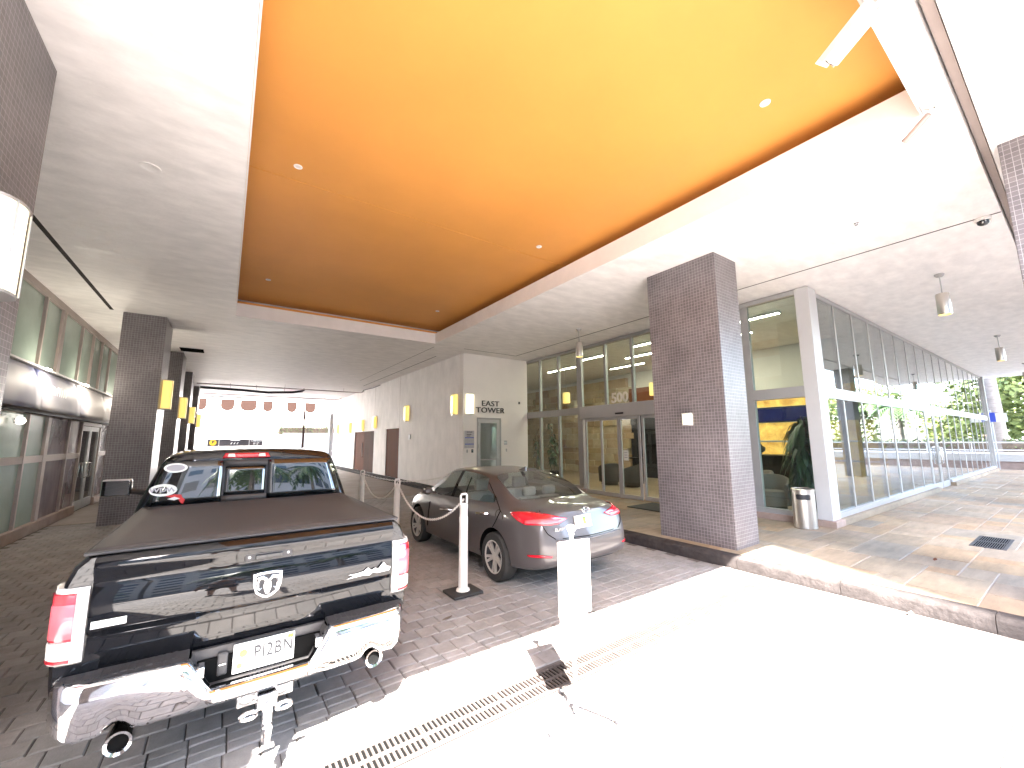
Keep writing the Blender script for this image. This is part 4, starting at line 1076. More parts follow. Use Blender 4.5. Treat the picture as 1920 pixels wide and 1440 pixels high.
def wheel(parent, x, y, r, w, side, rim='alloy', spokes=10, rr=0.66, z=None, name='wheel'):
    z = r if z is None else z
    s = side
    ty = MB().lathe((x, y, z), [(r*rr, -w/2), (r*0.93, -w/2), (r*0.985, -w/2+0.02), (r, -w/2+0.045), (r, w/2-0.045), (r*0.985, w/2-0.02), (r*0.93, w/2), (r*rr, w/2), (r*rr, -w/2)], 44, axis='x').build(name, 'rubber', parent, smooth=True)
    f = s*w/2
    m = MB().lathe((x, y, z), [(r*rr*1.02, f*0.98), (r*rr*0.97, f*1.01), (r*rr*0.93, f*0.86), (r*rr*0.90, f*0.2), (0.02, f*0.15)], 40, axis='x')
    m.build('rim', 'drain_dark', ty, smooth=True)
    MB().lathe((x, y, z), [(r*rr*1.03, f*0.985), (r*rr*1.0, f*1.03), (r*rr*0.94, f*1.0), (r*rr*0.93, f*0.86)], 40, axis='x').build('rim_lip', rim, ty, smooth=True)
    sp_ = MB()
    for k in range(spokes):
        a = 2*math.pi*k/spokes + (0.14 if k % 2 else -0.14)*(1 if spokes == 10 else 0); ca, sa = math.cos(a), math.sin(a); wd = 0.014*r/0.3
        def Q(rad_, sd, dx): return (x+f*dx, y+ca*rad_-sa*sd, z+sa*rad_+ca*sd)
        r0, r1 = r*0.12, r*rr*0.95
        a_ = [Q(r0, -wd*1.2, 0.82), Q(r0, wd*1.2, 0.82), Q(r1, wd, 0.97), Q(r1, -wd, 0.97)]; b_ = [Q(r0, -wd*1.2, 0.55), Q(r0, wd*1.2, 0.55), Q(r1, wd, 0.7), Q(r1, -wd, 0.7)]
        sp_.add(a_+b_, [(0,1,2,3),(4,7,6,5),(0,4,5,1),(1,5,6,2),(2,6,7,3),(3,7,4,0)])
    sp_.build('spokes', rim, ty)
    MB().lathe((x, y, z), [(0, f*0.9), (r*0.10, f*0.9), (r*0.16, f*0.80), (r*0.17, f*0.5)], 20, axis='x').build('hub_cap', rim, ty, smooth=True)
    return ty

# ================================================================== GREY SEDAN
SX, SY = 3.94, 3.90
sed = thing('sedan', 'metallic grey sedan parked by the kerb behind the white chain posts', 'car', (SX, SY+2.2, 0))
Wt = [(0, .70), (.05, .76), (.22, .83), (.5, .865), (1.0, .885), (2.3, .885), (3.2, .875), (3.8, .86), (4.2, .80), (4.42, .66), (4.5, .52)]
Bt = [(0, .88), (.22, .925), (.6, .955), (1.4, .955), (2.3, .925), (3.1, .90), (3.5, .885), (3.9, .84), (4.25, .72), (4.5, .60)]
ZBt = [(0, .36), (.12, .27), (.5, .23), (1.4, .20), (3.2, .19), (4.2, .20), (4.5, .27)]
def sside(y):
    W = interp(Wt, y); zb = interp(ZBt, y); bz = interp(Bt, y)
    return W, zb, bz, [(0, zb), (W*0.86, zb), (W-0.035, zb+0.05), (W-0.005, 0.45), (W, 0.63), (W-0.012, bz-0.13), (W-0.055, bz-0.015)]
def sdeck(y):
    W, zb, bz, s = sside(y)
    return s + [(W-0.115, bz+0.035), (W-0.20, bz+0.06), (W-0.28, bz+0.072), (0.50*W/0.83, bz+0.078), (0.27, bz+0.085), (0, bz+0.088)]
def sroof(y, gx, gz, rx, rz, ex, ez, tz, gm=None):
    W, zb, bz, s = sside(y); gm = gm or ((gx+rx)/2+0.02, (gz+rz)/2)
    return s + [(gx, gz), gm, (rx, rz), (ex, ez), (ex*0.55, tz-0.008), (0, tz)]
def shood(y):
    W, zb, bz, s = sside(y)
    return s + [(W-0.12, bz+0.03), (W-0.22, bz+0.05), (W-0.33, bz+0.06), (0.42*W/0.86, bz+0.066), (0.24*W/0.86, bz+0.075), (0, bz+0.08)]
d0 = sdeck(0.0)
st = [([0.05, 0.03, 0.01, 0.0, 0.0, 0.045, 0.075, 0.095, 0.10, 0.10, 0.10, 0.10, 0.10], d0),
      ([0.10, 0.08, 0.06, 0.06, 0.07, 0.09, 0.10, 0.12, 0.125, 0.125, 0.125, 0.125, 0.125], sdeck(0.06)),
      (0.28, sdeck(0.28)), (0.52, sdeck(0.52)),
      (0.68, sroof(0.68, .775, .985, .705, 1.02, .665, 1.035, 1.055)),
      (1.02, sroof(1.02, .785, .99, .655, 1.195, .62, 1.225, 1.25, gm=(.73, 1.09))),
      (1.42, sroof(1.42, .80, .985, .60, 1.31, .565, 1.345, 1.38, gm=(.72, 1.15))),
      (1.75, sroof(1.75, .80, .975, .575, 1.35, .53, 1.385, 1.41)),
      (2.28, sroof(2.28, .80, .955, .585, 1.365, .54, 1.40, 1.425)), (2.36, sroof(2.36, .80, .953, .585, 1.365, .54, 1.40, 1.425)),
      (2.80, sroof(2.80, .79, .935, .575, 1.335, .53, 1.37, 1.395)),
      (3.12, sroof(3.12, .785, .925, .63, 1.16, .58, 1.19, 1.22, gm=(.74, 1.03))),
      (3.50, sroof(3.50, .765, .905, .70, .935, .64, .945, .97)),
      (3.9, shood(3.9)), (4.2, shood(4.2)), (4.42, shood(4.42)), ([4.46, 4.50, 4.52, 4.53, 4.53, 4.51, 4.50, 4.49, 4.49, 4.49, 4.49, 4.49, 4.49], shood(4.5))]
def smat(i, j):
    if i in (4, 5) and j >= 10: return 1
    if i in (10, 11) and j >= 10: return 1
    if i in (6, 7, 9) and 7 <= j <= 8: return 2
    if i in (5, 10) and j == 7: return 2
    if i == 8 and 7 <= j <= 8: return 3
    return 0
WB0, WB1 = 0.94, 3.63
parts, bvh = shell(st, smat, 5, 2, [(0, SY+WB0, .33, .365, SX+.58, SX+1.1), (0, SY+WB0, .33, .365, SX-1.1, SX-.58), (0, SY+WB1, .33, .365, SX+.58, SX+1.1), (0, SY+WB1, .33, .365, SX-1.1, SX-.58)], (0.06, 0.06), (SX, SY, 0), crease=[(0, 15, 5, 0.55), (2, 14, 6, 0.4), (0, 4, 7, 0.5), (1, 15, 2, 0.6)])
body = parts[0].build('body', 'grey_paint', sed, smooth=True, angle=35)
for q_ in split_loose(parts[1]): q_.build('windscreen', 'glass_car', sed, smooth=True)
for q_ in split_loose(parts[2]): q_.build('side_window', 'glass_car', sed, smooth=True)
for q_ in split_loose(parts[3]): q_.build('door_pillar', 'black_paint', sed, smooth=True)
for q_ in split_loose(parts[4]): q_.build('wheel_well', 'dark_gap', sed)
for x, s in ((SX-.775, -1), (SX+.775, 1)):
    for y in (WB0, WB1): wheel(sed, x, SY+y, 0.318, 0.205, s)
# lamps (left one from the outline, right one mirrored)
for mir in (False, True):
    tl = patch(bvh, 'tail_lamp', 'red_lens', sed, [(958, 961), (975, 960), (1000, 961), (1030, 966), (1062, 972)], [(959, 965), (972, 978), (986, 985), (1020, 986), (1045, 984), (1062, 972.5)], 'px', 26, 7, 0.010, 0.012, mirror=(SX, mir))
    patch(bvh, 'reverse_lens', 'pink_lens', tl, [(986, 977), (1010, 975), (1035, 975), (1052, 974)], [(984, 982), (1010, 983.5), (1035, 982.5), (1046, 980)], 'px', 16, 3, 0.019, 0.006, mirror=(SX, mir))
    patch(bvh, 'bumper_reflector', 'red_lens', sed, [(989, 1040), (1010, 1041), (1036, 1043)], [(991, 1044), (1010, 1046), (1034, 1046)], 'px', 12, 3, 0.008, 0.01, mirror=(SX, mir))
# dark lower bumper, plate, badge and seams
patch(bvh, 'bumper_valance', 'black_plastic', sed, [(SX-.50, SY-.4, .335), (SX, SY-.4, .325), (SX+.50, SY-.4, .335)], [(SX-.46, SY-.4, .30), (SX, SY-.4, .29), (SX+.46, SY-.4, .30)], (0, 1, 0), 14, 3, 0.004, 0.01)
patch(bvh, 'bumper_crease', 'grey_paint', sed, [(SX-.55, SY-.4, .655), (SX, SY-.4, .640), (SX+.55, SY-.4, .655)], [(SX-.55, SY-.4, .635), (SX, SY-.4, .615), (SX+.55, SY-.4, .635)], (0, 1, 0), 16, 3, 0.012, 0.03)
patch(bvh, 'bumper_gap', 'dark_gap', sed, [(SX-.46, SY-.4, .672), (SX, SY-.4, .660), (SX+.46, SY-.4, .672)], [(SX-.46, SY-.4, .664), (SX, SY-.4, .652), (SX+.46, SY-.4, .664)], (0, 1, 0), 16, 2, 0.003, 0.006)
for mir in (False, True): patch(bvh, 'boot_gap', 'dark_gap', sed, [(1011, 958), (1013, 968), (1016, 986), (1026, 1002), (1042, 1012)], [(1012.4, 958), (1014.4, 968), (1017.4, 986), (1027, 1001), (1042, 1010.8)], 'px', 16, 2, 0.004, 0.006, mirror=(SX, mir))
pl = patch(bvh, 'licence_plate', 'plate_white', sed, [(1074.5, 968), (1105, 962.5)], [(1079, 992), (1109, 985.5)], 'px', 6, 3, 0.012, 0.006)
patch(bvh, 'plate_emblem', 'ink_orange', pl, [(1091, 972), (1095, 971)], [(1093, 982), (1098, 981)], 'px', 4, 3, 0.017, 0.004); patch(bvh, 'plate_emblem', 'ink_green', pl, [(1090, 970), (1095, 969)], [(1091, 973), (1096, 972)], 'px', 4, 3, 0.0175, 0.004)
for k in range(6):
    if k in (2, 3): continue
    x = 1078+k*5; patch(bvh, 'plate_character', 'grey_film', pl, [(x, 975-k*0.9), (x+2.6, 974.5-k*0.9)], [(x+1.6, 985-k*0.9), (x+4.2, 984.5-k*0.9)], 'px', 3, 3, 0.017, 0.003)
# oval emblem ring with slanted bars
hit = bvh.ray_cast(CAMP, pxdir((1096, 955)))[0] or Vector((SX, SY, 1))
ec = Vector((SX, hit.y-0.012, hit.z))
MB().tube([(ec.x+0.062*math.cos(a), ec.y, ec.z+0.034*math.sin(a)) for a in [2*math.pi*k/28 for k in range(28)]], 0.005, 6, closed=True).build('emblem_ring', 'chrome', sed, smooth=True)
m = MB(); m.tube([(ec.x-0.030, ec.y, ec.z-0.024), (ec.x-0.018, ec.y, ec.z+0.026)], 0.006, 6); m.tube([(ec.x+0.018, ec.y, ec.z-0.026), (ec.x+0.030, ec.y, ec.z+0.024)], 0.006, 6); m.tube([(ec.x-0.024, ec.y, ec.z-0.004), (ec.x+0.024, ec.y, ec.z+0.004)], 0.005, 6); m.build('emblem_bars', 'chrome', sed, smooth=True)
text('ELANTRA', 0.055, 'chrome_dull', 'boot_lettering', sed, (SX-0.42, hit.y-0.035, 0.775), (1, 0.07, 0), (0, 0, 1), 0.002, xs=1.25)
# side details
for nm, a, b in (('door_gap', [(884, 895), (876, 915), (872, 935), (868, 975), (868, 1015)], None), ('door_gap', [(917, 905), (930, 935), (938, 958), (925, 985), (905, 1012), (899, 1030)], None), ('door_gap', [(806, 940), (803, 960), (801, 985)], None)):
    patch(bvh, nm, 'dark_gap', sed, a, [(x+1.3, y) for x, y in a], 'px', 18, 2, 0.003, 0.005)
for cx_, cy_ in ((909, 962), (841, 955)):
    h0 = bvh.ray_cast(CAMP, pxdir((cx_-13, cy_-1)))[0]; h1 = bvh.ray_cast(CAMP, pxdir((cx_+6, cy_+1)))[0]
    if h0 and h1:
        MB().tube([h0, h0+Vector((-0.035, -0.02, 0)), h1+Vector((-0.035, 0.02, 0)), h1], [0.012, 0.014, 0.014, 0.012], 8).build('door_handle', 'chrome', sed, smooth=True)
fc = bvh.ray_cast(CAMP, pxdir((936, 968)))[0]
if fc: MB().tube([(fc.x-0.004, fc.y+0.085*math.cos(a), fc.z+0.085*math.sin(a)) for a in [2*math.pi*k/28 for k in range(28)]], 0.003, 5, closed=True).build('fuel_flap_gap', 'dark_gap', sed)
hm = MB(); hm.v = []; q = MB().lathe((0, 0, 0), [(0, -0.07), (0.05, -0.05), (0.075, 0), (0.06, 0.05), (0, 0.075)], 14, axis='y'); hm.add([(SX-0.97+p[0]*1.2, SY+2.92+p[1], 1.0+p[2]*0.85) for p in q.v], q.f); mi = hm.build('wing_mirror', 'grey_paint', sed, smooth=True)
MB().tube([(SX-0.92, SY+2.93, 0.985), (SX-0.80, SY+2.96, 0.955)], 0.02, 8).build('mirror_arm', 'grey_paint', mi, smooth=True)
hm = MB(); hm.add([(SX+0.97+p[0]*1.2, SY+2.92+p[1], 1.0+p[2]*0.85) for p in q.v], q.f); hm.build('wing_mirror', 'grey_paint', sed, smooth=True)
m = MB(); m.prism([(SY+1.34, 1.375), (SY+1.54, 1.395), (SY+1.37, 1.455), (SY+1.35, 1.45)], 'x', SX-0.012, SX+0.012); m.build('shark_fin_aerial', 'grey_paint', sed, bevel=0.004)
patch(bvh, 'head_lamp', 'white_lens', sed, [(SX-1.5, SY+3.95, .70), (SX-1.5, SY+4.28, .64)], [(SX-1.5, SY+3.98, .62), (SX-1.5, SY+4.30, .57)], (1, 0, 0), 10, 4, 0.006, 0.01)
# seats inside
for x in (-0.40, 0.0, 0.40):
    m = MB(); m.box(SX+x-0.20, SX+x+0.20, SY+1.22, SY+1.36, 0.45, 1.00); m.build('rear_seat', 'car_seat', sed, bevel=0.04, seg=3)
    m = MB(); m.box(SX+x-0.12, SX+x+0.12, SY+1.23, SY+1.33, 1.01, 1.15); m.build('headrest', 'car_seat', sed, bevel=0.04, seg=3)
for x in (-0.38, 0.38):
    m = MB(); m.box(SX+x-0.23, SX+x+0.23, SY+2.02, SY+2.18, 0.4, 1.03); m.build('front_seat', 'car_seat', sed, bevel=0.05, seg=3)
    m = MB(); m.box(SX+x-0.13, SX+x+0.13, SY+2.03, SY+2.13, 1.05, 1.24); m.build('headrest', 'car_seat', sed, bevel=0.04, seg=3)
box('parcel_shelf', 'fabric_chair', sed, SX-.56, SX+.56, SY+.80, SY+1.22, 0.94, 0.98); box('dashboard', 'fabric_chair', sed, SX-.62, SX+.62, SY+2.95, SY+3.35, 0.6, 0.90, bevel=0.04)

# ================================================================== BLACK PICKUP TRUCK
TX, TYR = 0.265, 2.97
trk = thing('pickup_truck', 'glossy black pickup truck with chrome bumper and vinyl bed cover', 'pickup truck', (TX, TYR+2.4, 0))
def TP(x, y, z): return (TX+x, TYR+y, z)
# bed sides as one shell with wheel cuts
prof = [(0.70, 0.55), (0.80, 0.50), (0.865, 0.56), (0.885, 0.72), (0.895, 0.90), (0.893, 1.05), (0.875, 1.17), (0.845, 1.25), (0.80, 1.295), (0.755, 1.302), (0.71, 1.295), (0.70, 1.25)]
for s in (-1, 1):
    rows_ = []
    for y, k in ((0.0, 0.965), (0.03, 0.985), (0.08, 1.0), (0.5, 1.0), (1.1, 1.004), (1.78, 1.0)):
        rows_.append([TP(s*(x*k if x > 0.75 else x), y, z) for x, z in prof])
    m = MB(); m.grid(rows_, closed=True); m.poly(rows_[0]); m.poly(rows_[-1])
    o = m.build('bed_side', 'black_paint', trk, smooth=True, angle=30)
    c = MB().lathe((TX+s*0.6 if s > 0 else TX-1.2, TYR+1.22, 0.42), [(0.47, 0), (0.47, 0.6)], 40, axis='x', caps=True).build('cut', 'dark_gap')
    b = o.modifiers.new('b', 'BOOLEAN'); b.object = c; b.operation = 'DIFFERENCE'; b.solver = 'EXACT'
    dg = bpy.context.evaluated_depsgraph_get(); me = bpy.data.meshes.new_from_object(o.evaluated_get(dg)); o.modifiers.clear(); o.data = me; bpy.data.objects.remove(c)
    me.shade_smooth(); me.set_sharp_from_angle(angle=rad(30))
    # inner fender
    MB().box(TX+s*0.66-0.02, TX+s*0.66+0.02, TYR+0.70, TYR+1.75, 0.45, 1.2).build('inner_fender', 'dark_gap', trk)
box('bed_floor', 'dark_gap', trk, TX-.69, TX+.69, TYR+.08, TYR+1.76, 0.62, 0.68)
# tailgate: crowned lip, scoop, flat field, lower crease
tgp = [(1.292, 0.10), (1.305, 0.06), (1.302, 0.0), (1.285, -0.030), (1.255, -0.040), (1.225, -0.030), (1.20, -0.012), (1.175, -0.006), (1.150, -0.010), (1.135, -0.020), (1.05, -0.026), (0.965, -0.028), (0.945, -0.022), (0.93, -0.008), (0.90, -0.004), (0.82, 0.004), (0.745, 0.014), (0.725, 0.03), (0.72, 0.10)]
rows_ = []
n = 24
for i in range(n+1):
    u = -1+2*i/n; x = u*0.755
    rows_.append([TP(x, y-0.028*(1-u*u)*(1 if y < 0.05 else 0), z) for z, y in tgp])
m = MB(); m.grid(rows_, closed=True); m.poly(rows_[0]); m.poly(rows_[-1]); tg = m.build('tailgate', 'black_paint', trk, smooth=True, angle=50)
tgv = BVHTree.FromPolygons([Vector(v) for v in m.v], m.f)
def tg_y(x, z):
    h_ = tgv.ray_cast(Vector((TX+x, TYR-1, z)), Vector((0, 1, 0)))[0]
    return h_.y if h_ else TYR
# handle
hy = tg_y(0, 1.20)
box('handle_bezel', 'black_plastic', tg, TX-.125, TX+.125, hy-0.014, hy+0.03, 1.175, 1.235, bevel=0.012); box('handle_lever', 'black_paint', tg, TX-.07, TX+.07, hy-0.022, hy-0.012, 1.185, 1.212, bevel=0.005)
for x in (-.10, .10): MB().lathe((TX+x, hy-0.0155, 1.203), [(0, 0), (0.008, 0), (0.008, 0.004)], 14, axis='y').build('handle_lock', 'alu', tg)
# shield emblem with a horned head relief
ey = tg_y(0, 1.04)-0.004
shd = [(-.075, .066), (-.04, .073), (0, .075), (.04, .073), (.075, .066), (.073, .0), (.060, -.042), (.03, -.064), (0, -.076), (-.03, -.064), (-.060, -.042), (-.073, .0)]
em = MB(); em.prism([(TX+a, 1.04+b) for a, b in shd], 'y', ey-0.012, ey+0.004); eo = em.build('emblem', 'chrome', tg, bevel=0.004)
MB().prism([(TX+a*0.82, 1.04+b*0.82) for a, b in shd], 'y', ey-0.0135, ey-0.0115).build('emblem_field', 'ink', eo)
hd = MB()
face = [(-.010, .030), (.010, .030), (.016, .012), (.020, -.004), (.014, -.030), (.008, -.046), (0, -.050), (-.008, -.046), (-.014, -.030), (-.020, -.004), (-.016, .012)]
hd.prism([(TX+a, 1.04+b) for a, b in face], 'y', ey-0.019, ey-0.013)
for s in (-1, 1):
    pts = [(s*.008, .030), (s*.026, .046), (s*.046, .042), (s*.054, .018), (s*.050, -.010), (s*.040, -.024), (s*.030, -.014)]
    hd.tube([(TX+a, ey-0.015, 1.04+b) for a, b in pts], [.010, .012, .012, .011, .009, .007, .004], 8)
hd.build('emblem_horned_head', 'chrome', eo, smooth=True)
# stickers on the tailgate
def sticker(name, pts, mat, x, z, sc=1.0, lift=0.003):
    y = tg_y(x, z); mm = MB(); mm.prism([(TX+x+a*sc, z+b*sc) for a, b in pts], 'y', y-lift, y-lift+0.0015); return mm.build(name, mat, tg)
sticker('bumper_sticker', [(-.065, -.017), (.065, -.017), (.065, .017), (-.065, .017)], 'plate_white', -.675, .985, 1, 0.010)
sticker('mountain_sticker', [(-.15, -.02), (-.10, -.005), (-.14, .004), (-.08, .006), (-.04, .012), (-.015, .03), (.01, .010), (.035, .022), (.055, .012), (.09, .048), (.115, .02), (.14, .012), (.13, -.01), (.05, -.014), (.02, -.004), (0, -.02), (-.05, -.014)], 'silver_film', .60, .995, 1.0, 0.012)
# taillights
for s in (-1, 1):
    def LX_(a): return TX+s*a
    mm = MB(); a0, a1 = 0.762, 0.893
    out = [(a0, 0.03), (a0, -0.022), (a0+.04, -0.024), (a1-.04, -0.012), (a1-.008, 0.02), (a1+.006, 0.07), (a1+.006, 0.14)]
    zs = (0.815, 0.825, 1.15, 1.165)
    def tl_ring(lift, inset=0.0): return [(LX_(a+(inset if k < 2 else 0)), TYR+y-lift) for k, (a, y) in enumerate(out)]
    rows_ = [[(p[0], p[1]+(0.012 if zi in (0, 3) else 0), z) for p in tl_ring(0.0)] for zi, z in enumerate(zs)]
    mm.grid(rows_); mm.poly(rows_[0]); mm.poly(rows_[-1])
    tl = mm.build('taillight', 'white_lens', trk, smooth=True, angle=40)
    def lens(nm, mat, u0, u1, z0, z1, lift, par):
        R_ = resample([Vector((LX_(a), TYR+y, 0)) for a, y in out[1:]], 20); R_ = R_[int(19*u0):int(19*u1)+1]
        rr_ = []
        for z, l in ((z0, lift-0.008), (z0+0.008, lift), (z1-0.008, lift), (z1, lift-0.008)):
            row = []
            for k, p in enumerate(R_):
                dv = Vector((s*max(0, (p.x-TX)*s-0.82)*8, -1, 0)).normalized(); row.append((p.x+dv.x*l, p.y+dv.y*l, z))
            rr_.append(row)
        q_ = MB(); q_.grid(rr_); return q_.build(nm, mat, par, smooth=True, angle=60)
    lens('red_lens', 'red_lens', .16, 1.0, .925, 1.145, .012, tl); lens('inner_lens', 'pink_lens', .20, .62, .935, 1.10, .016, tl); lens('reverse_lens', 'white_lens', .18, .72, .845, .92, .013, tl); lens('lower_red_lens', 'red_lens', .18, 1.0, .828, .842, .011, tl)
# bumper
BY = -0.13
def bumper_row(u):
    x = u*0.85; au = abs(u); yb = BY - 0.05*(1-au**2.0) + (0.16*max(0, (au-0.86)/0.14)**2)
    top = 0.748; bot = 0.505 - 0.0*au
    if au < 0.40: top = 0.748 - 0.165*min(1, (0.40-au)/0.11)
    if au > 0.60: bot = 0.505 + 0.0
    if 0.62 < au < 0.78: bot = 0.505 + 0.045*math.sin(math.pi*(au-0.62)/0.16)
    if au < 0.3: bot = 0.505
    return x, yb, top, bot
rows_ = []
for i in range(65):
    u = -1+2*i/64; x, yb, t, b = bumper_row(u)
    rows_.append([TP(x, yb+0.06, t-0.003), TP(x, yb+0.004, t), TP(x, yb-0.005, t-0.008), TP(x, yb-0.016, t-0.06 if t-b > 0.15 else t-0.02), TP(x, yb-0.010, (t+b)/2), TP(x, yb+0.014, b+0.035), TP(x, yb+0.035, b+0.008), TP(x, yb+0.08, b)])
m = MB(); m.grid(rows_); bp = m.build('chrome_bumper', 'chrome', trk, smooth=True, angle=50)
md = bp.modifiers.new('thick', 'SOLIDIFY'); md.thickness = 0.012; md.offset = 1
bo = MB()
bo.prism([(TX-.86, .752), (TX-.365, .752), (TX-.345, .735), (TX-.30, .60), (TX-.86, .60)], 'y', TYR-0.10, TYR+0.06)
# step pads
for s in (-1, 1):
    pts = []
    for k in range(13):
        u = 0.40+0.60*k/12; x, yb, t, b = bumper_row(u); pts.append((TX+s*x, TYR+yb+0.012))
    ring = pts + [(TX+s*0.85, TYR+0.05), (TX+s*0.34, TYR+0.05)]
    MB().prism(ring, 'z', 0.735, 0.760).build('step_pad', 'black_plastic', bp, bevel=0.006)
    cr_ = MB(); 
    for k in range(14): cr_.box(TX+s*(0.40+0.032*k)-0.010, TX+s*(0.40+0.032*k)+0.010, TYR-0.10, TYR-0.01, 0.7605, 0.7635)
    cr_.build('step_tread', 'black_plastic', bp)
    # slanted side of the notch with its tie slot
    q_ = MB(); q_.add([TP(s*.345, -.175, .735), TP(s*.255, -.185, .575), TP(s*.235, -.02, .575), TP(s*.32, -.02, .745)], [(0, 1, 2, 3)]); q_.build('notch_cheek', 'black_plastic', bp)
    q_ = MB(); q_.box(TX+s*.285-.018, TX+s*.285+.018, TYR-.135, TYR-.065, .615, .70); q_.build('notch_slot', 'chrome_dull', bp, bevel=0.01)
box('notch_panel', 'black_plastic', bp, TX-.33, TX+.33, TYR-.045, TYR-.02, .56, .75); box('notch_floor', 'black_plastic', bp, TX-.25, TX+.25, TYR-.17, TYR-.045, .568, .580)
box('bumper_core', 'dark_gap', bp, TX-.80, TX+.80, TYR-.06, TYR+.03, .53, .70)
sk = box('socket_cover', 'black_plastic', bp, TX-.215, TX-.165, TYR-.066, TYR-.045, .60, .72, bevel=0.012)
box('socket_hinge', 'chrome_dull', sk, TX-.205, TX-.175, TYR-.070, TYR-.0665, .657, .663)
# licence plate PI2BN
pl = box('licence_plate', 'plate_white', trk, TX-.143, TX+.162, TYR-.068, TYR-.060, .592, .744, bevel=0.003)
text('PI2BN', 0.098, 'ink', 'plate_letters', pl, (TX+.055, TYR-.0695, .677), (1, 0, 0), (0, 0, 1), 0.0012, xs=0.72, bold=0.0012, space=1.12)
text('MARINE CORPS', 0.022, 'ink_red', 'plate_red_line', pl, (TX+.02, TYR-.0695, .612), (1, 0, 0), (0, 0, 1), 0.001, xs=1.15)
text('MARINES', 0.030, 'ink', 'frame_letters', pl, (TX+.03, TYR-.072, .583), (1, 0, 0), (0, 0, 1), 0.001, xs=1.5)
MB().lathe((TX-.095, TYR-.0695, .690), [(0, 0), (0.020, 0), (0.020, 0.001)], 14, axis='y').build('plate_flower', 'ink_orange', pl); MB().lathe((TX-.11, TYR-.0695, .63), [(0, 0), (0.014, 0), (0.014, 0.001)], 12, axis='y').build('plate_flower', 'ink_orange', pl)
box('plate_decal', 'sign_yellow', pl, TX+.125, TX+.155, TYR-.0695, TYR-.0685, .715, .735)
MB().lathe((TX+.03, TYR-.186, .548), [(0, 0), (0.020, 0), (0.024, 0.006)], 16, axis='y').build('bumper_lock', 'ink', bp)
# exhaust tips
for x, z in ((-.585, .432), (.635, .462)):
    MB().lathe((TX+x, TYR-.085, z), [(0.040, 0.02), (0.040, 0.0), (0.053, -0.006), (0.056, 0.01), (0.054, 0.20), (0.050, 0.30), (0.038, 0.30), (0.038, 0.02)], 28, axis='y').build('exhaust_tip', 'chrome', trk, smooth=True); MB().lathe((TX+x, TYR-.074, z), [(0, 0), (0.0398, 0)], 20, axis='y').build('exhaust_bore', 'dark_gap', trk)
# hitch
hx = TX+.03
hi = box('hitch_receiver', 'chrome_dull', trk, hx-.05, hx+.05, TYR-.16, TYR+.3, .405, .475, bevel=0.008)
MB().prism([(TYR-.16, .46), (TYR-.21, .46), (TYR-.22, .30), (TYR-.21, .275), (TYR-.175, .275), (TYR-.17, .30)], 'x', hx-.024, hx+.024).build('ball_mount', 'chrome_dull', hi, bevel=0.008)
MB().lathe((hx, TYR-.235, .335), [(0.018, -0.06), (0.018, -0.02), (0.024, 0.0), (0.026, 0.02), (0.018, 0.04), (0, 0.048)], 16).build('tow_ball', 'chrome', hi, smooth=True)
for s in (-1, 1): MB().tube([(hx+s*(0.085+0.038*math.cos(a)), TYR-.15-0.01*math.sin(a), .395+0.022*math.sin(a)) for a in [2*math.pi*k/18 for k in range(18)]], 0.010, 8, closed=True).build('chain_loop', 'chrome', hi, smooth=True)
box('hitch_bracket', 'chrome_dull', hi, hx-.14, hx+.14, TYR-.06, TYR-.02, .40, .50, bevel=0.006)
# vinyl bed cover
rows_ = []
for j in range(15):
    y = 0.02+1.78*j/14
    rows_.append([TP(u*0.80, y, 1.309+0.020*(1-u*u)*(1-(2*j/14-1)**6)) for u in [-1+2*k/16 for k in range(17)]])
m = MB(); m.grid(rows_); cv = m.build('bed_cover', 'vinyl_cover', trk, smooth=True)
md = cv.modifiers.new('thick', 'SOLIDIFY'); md.thickness = 0.012; md.offset = 1
box('cover_rail', 'black_plastic', cv, TX-.80, TX+.80, TYR+.005, TYR+.035, 1.3065, 1.322, bevel=0.006)
for s in (-1, 1): MB().tube([TP(s*.80, .03, 1.312), TP(s*.80, 1.78, 1.312)], 0.011, 8).build('cover_edge', 'black_plastic', cv, smooth=True)
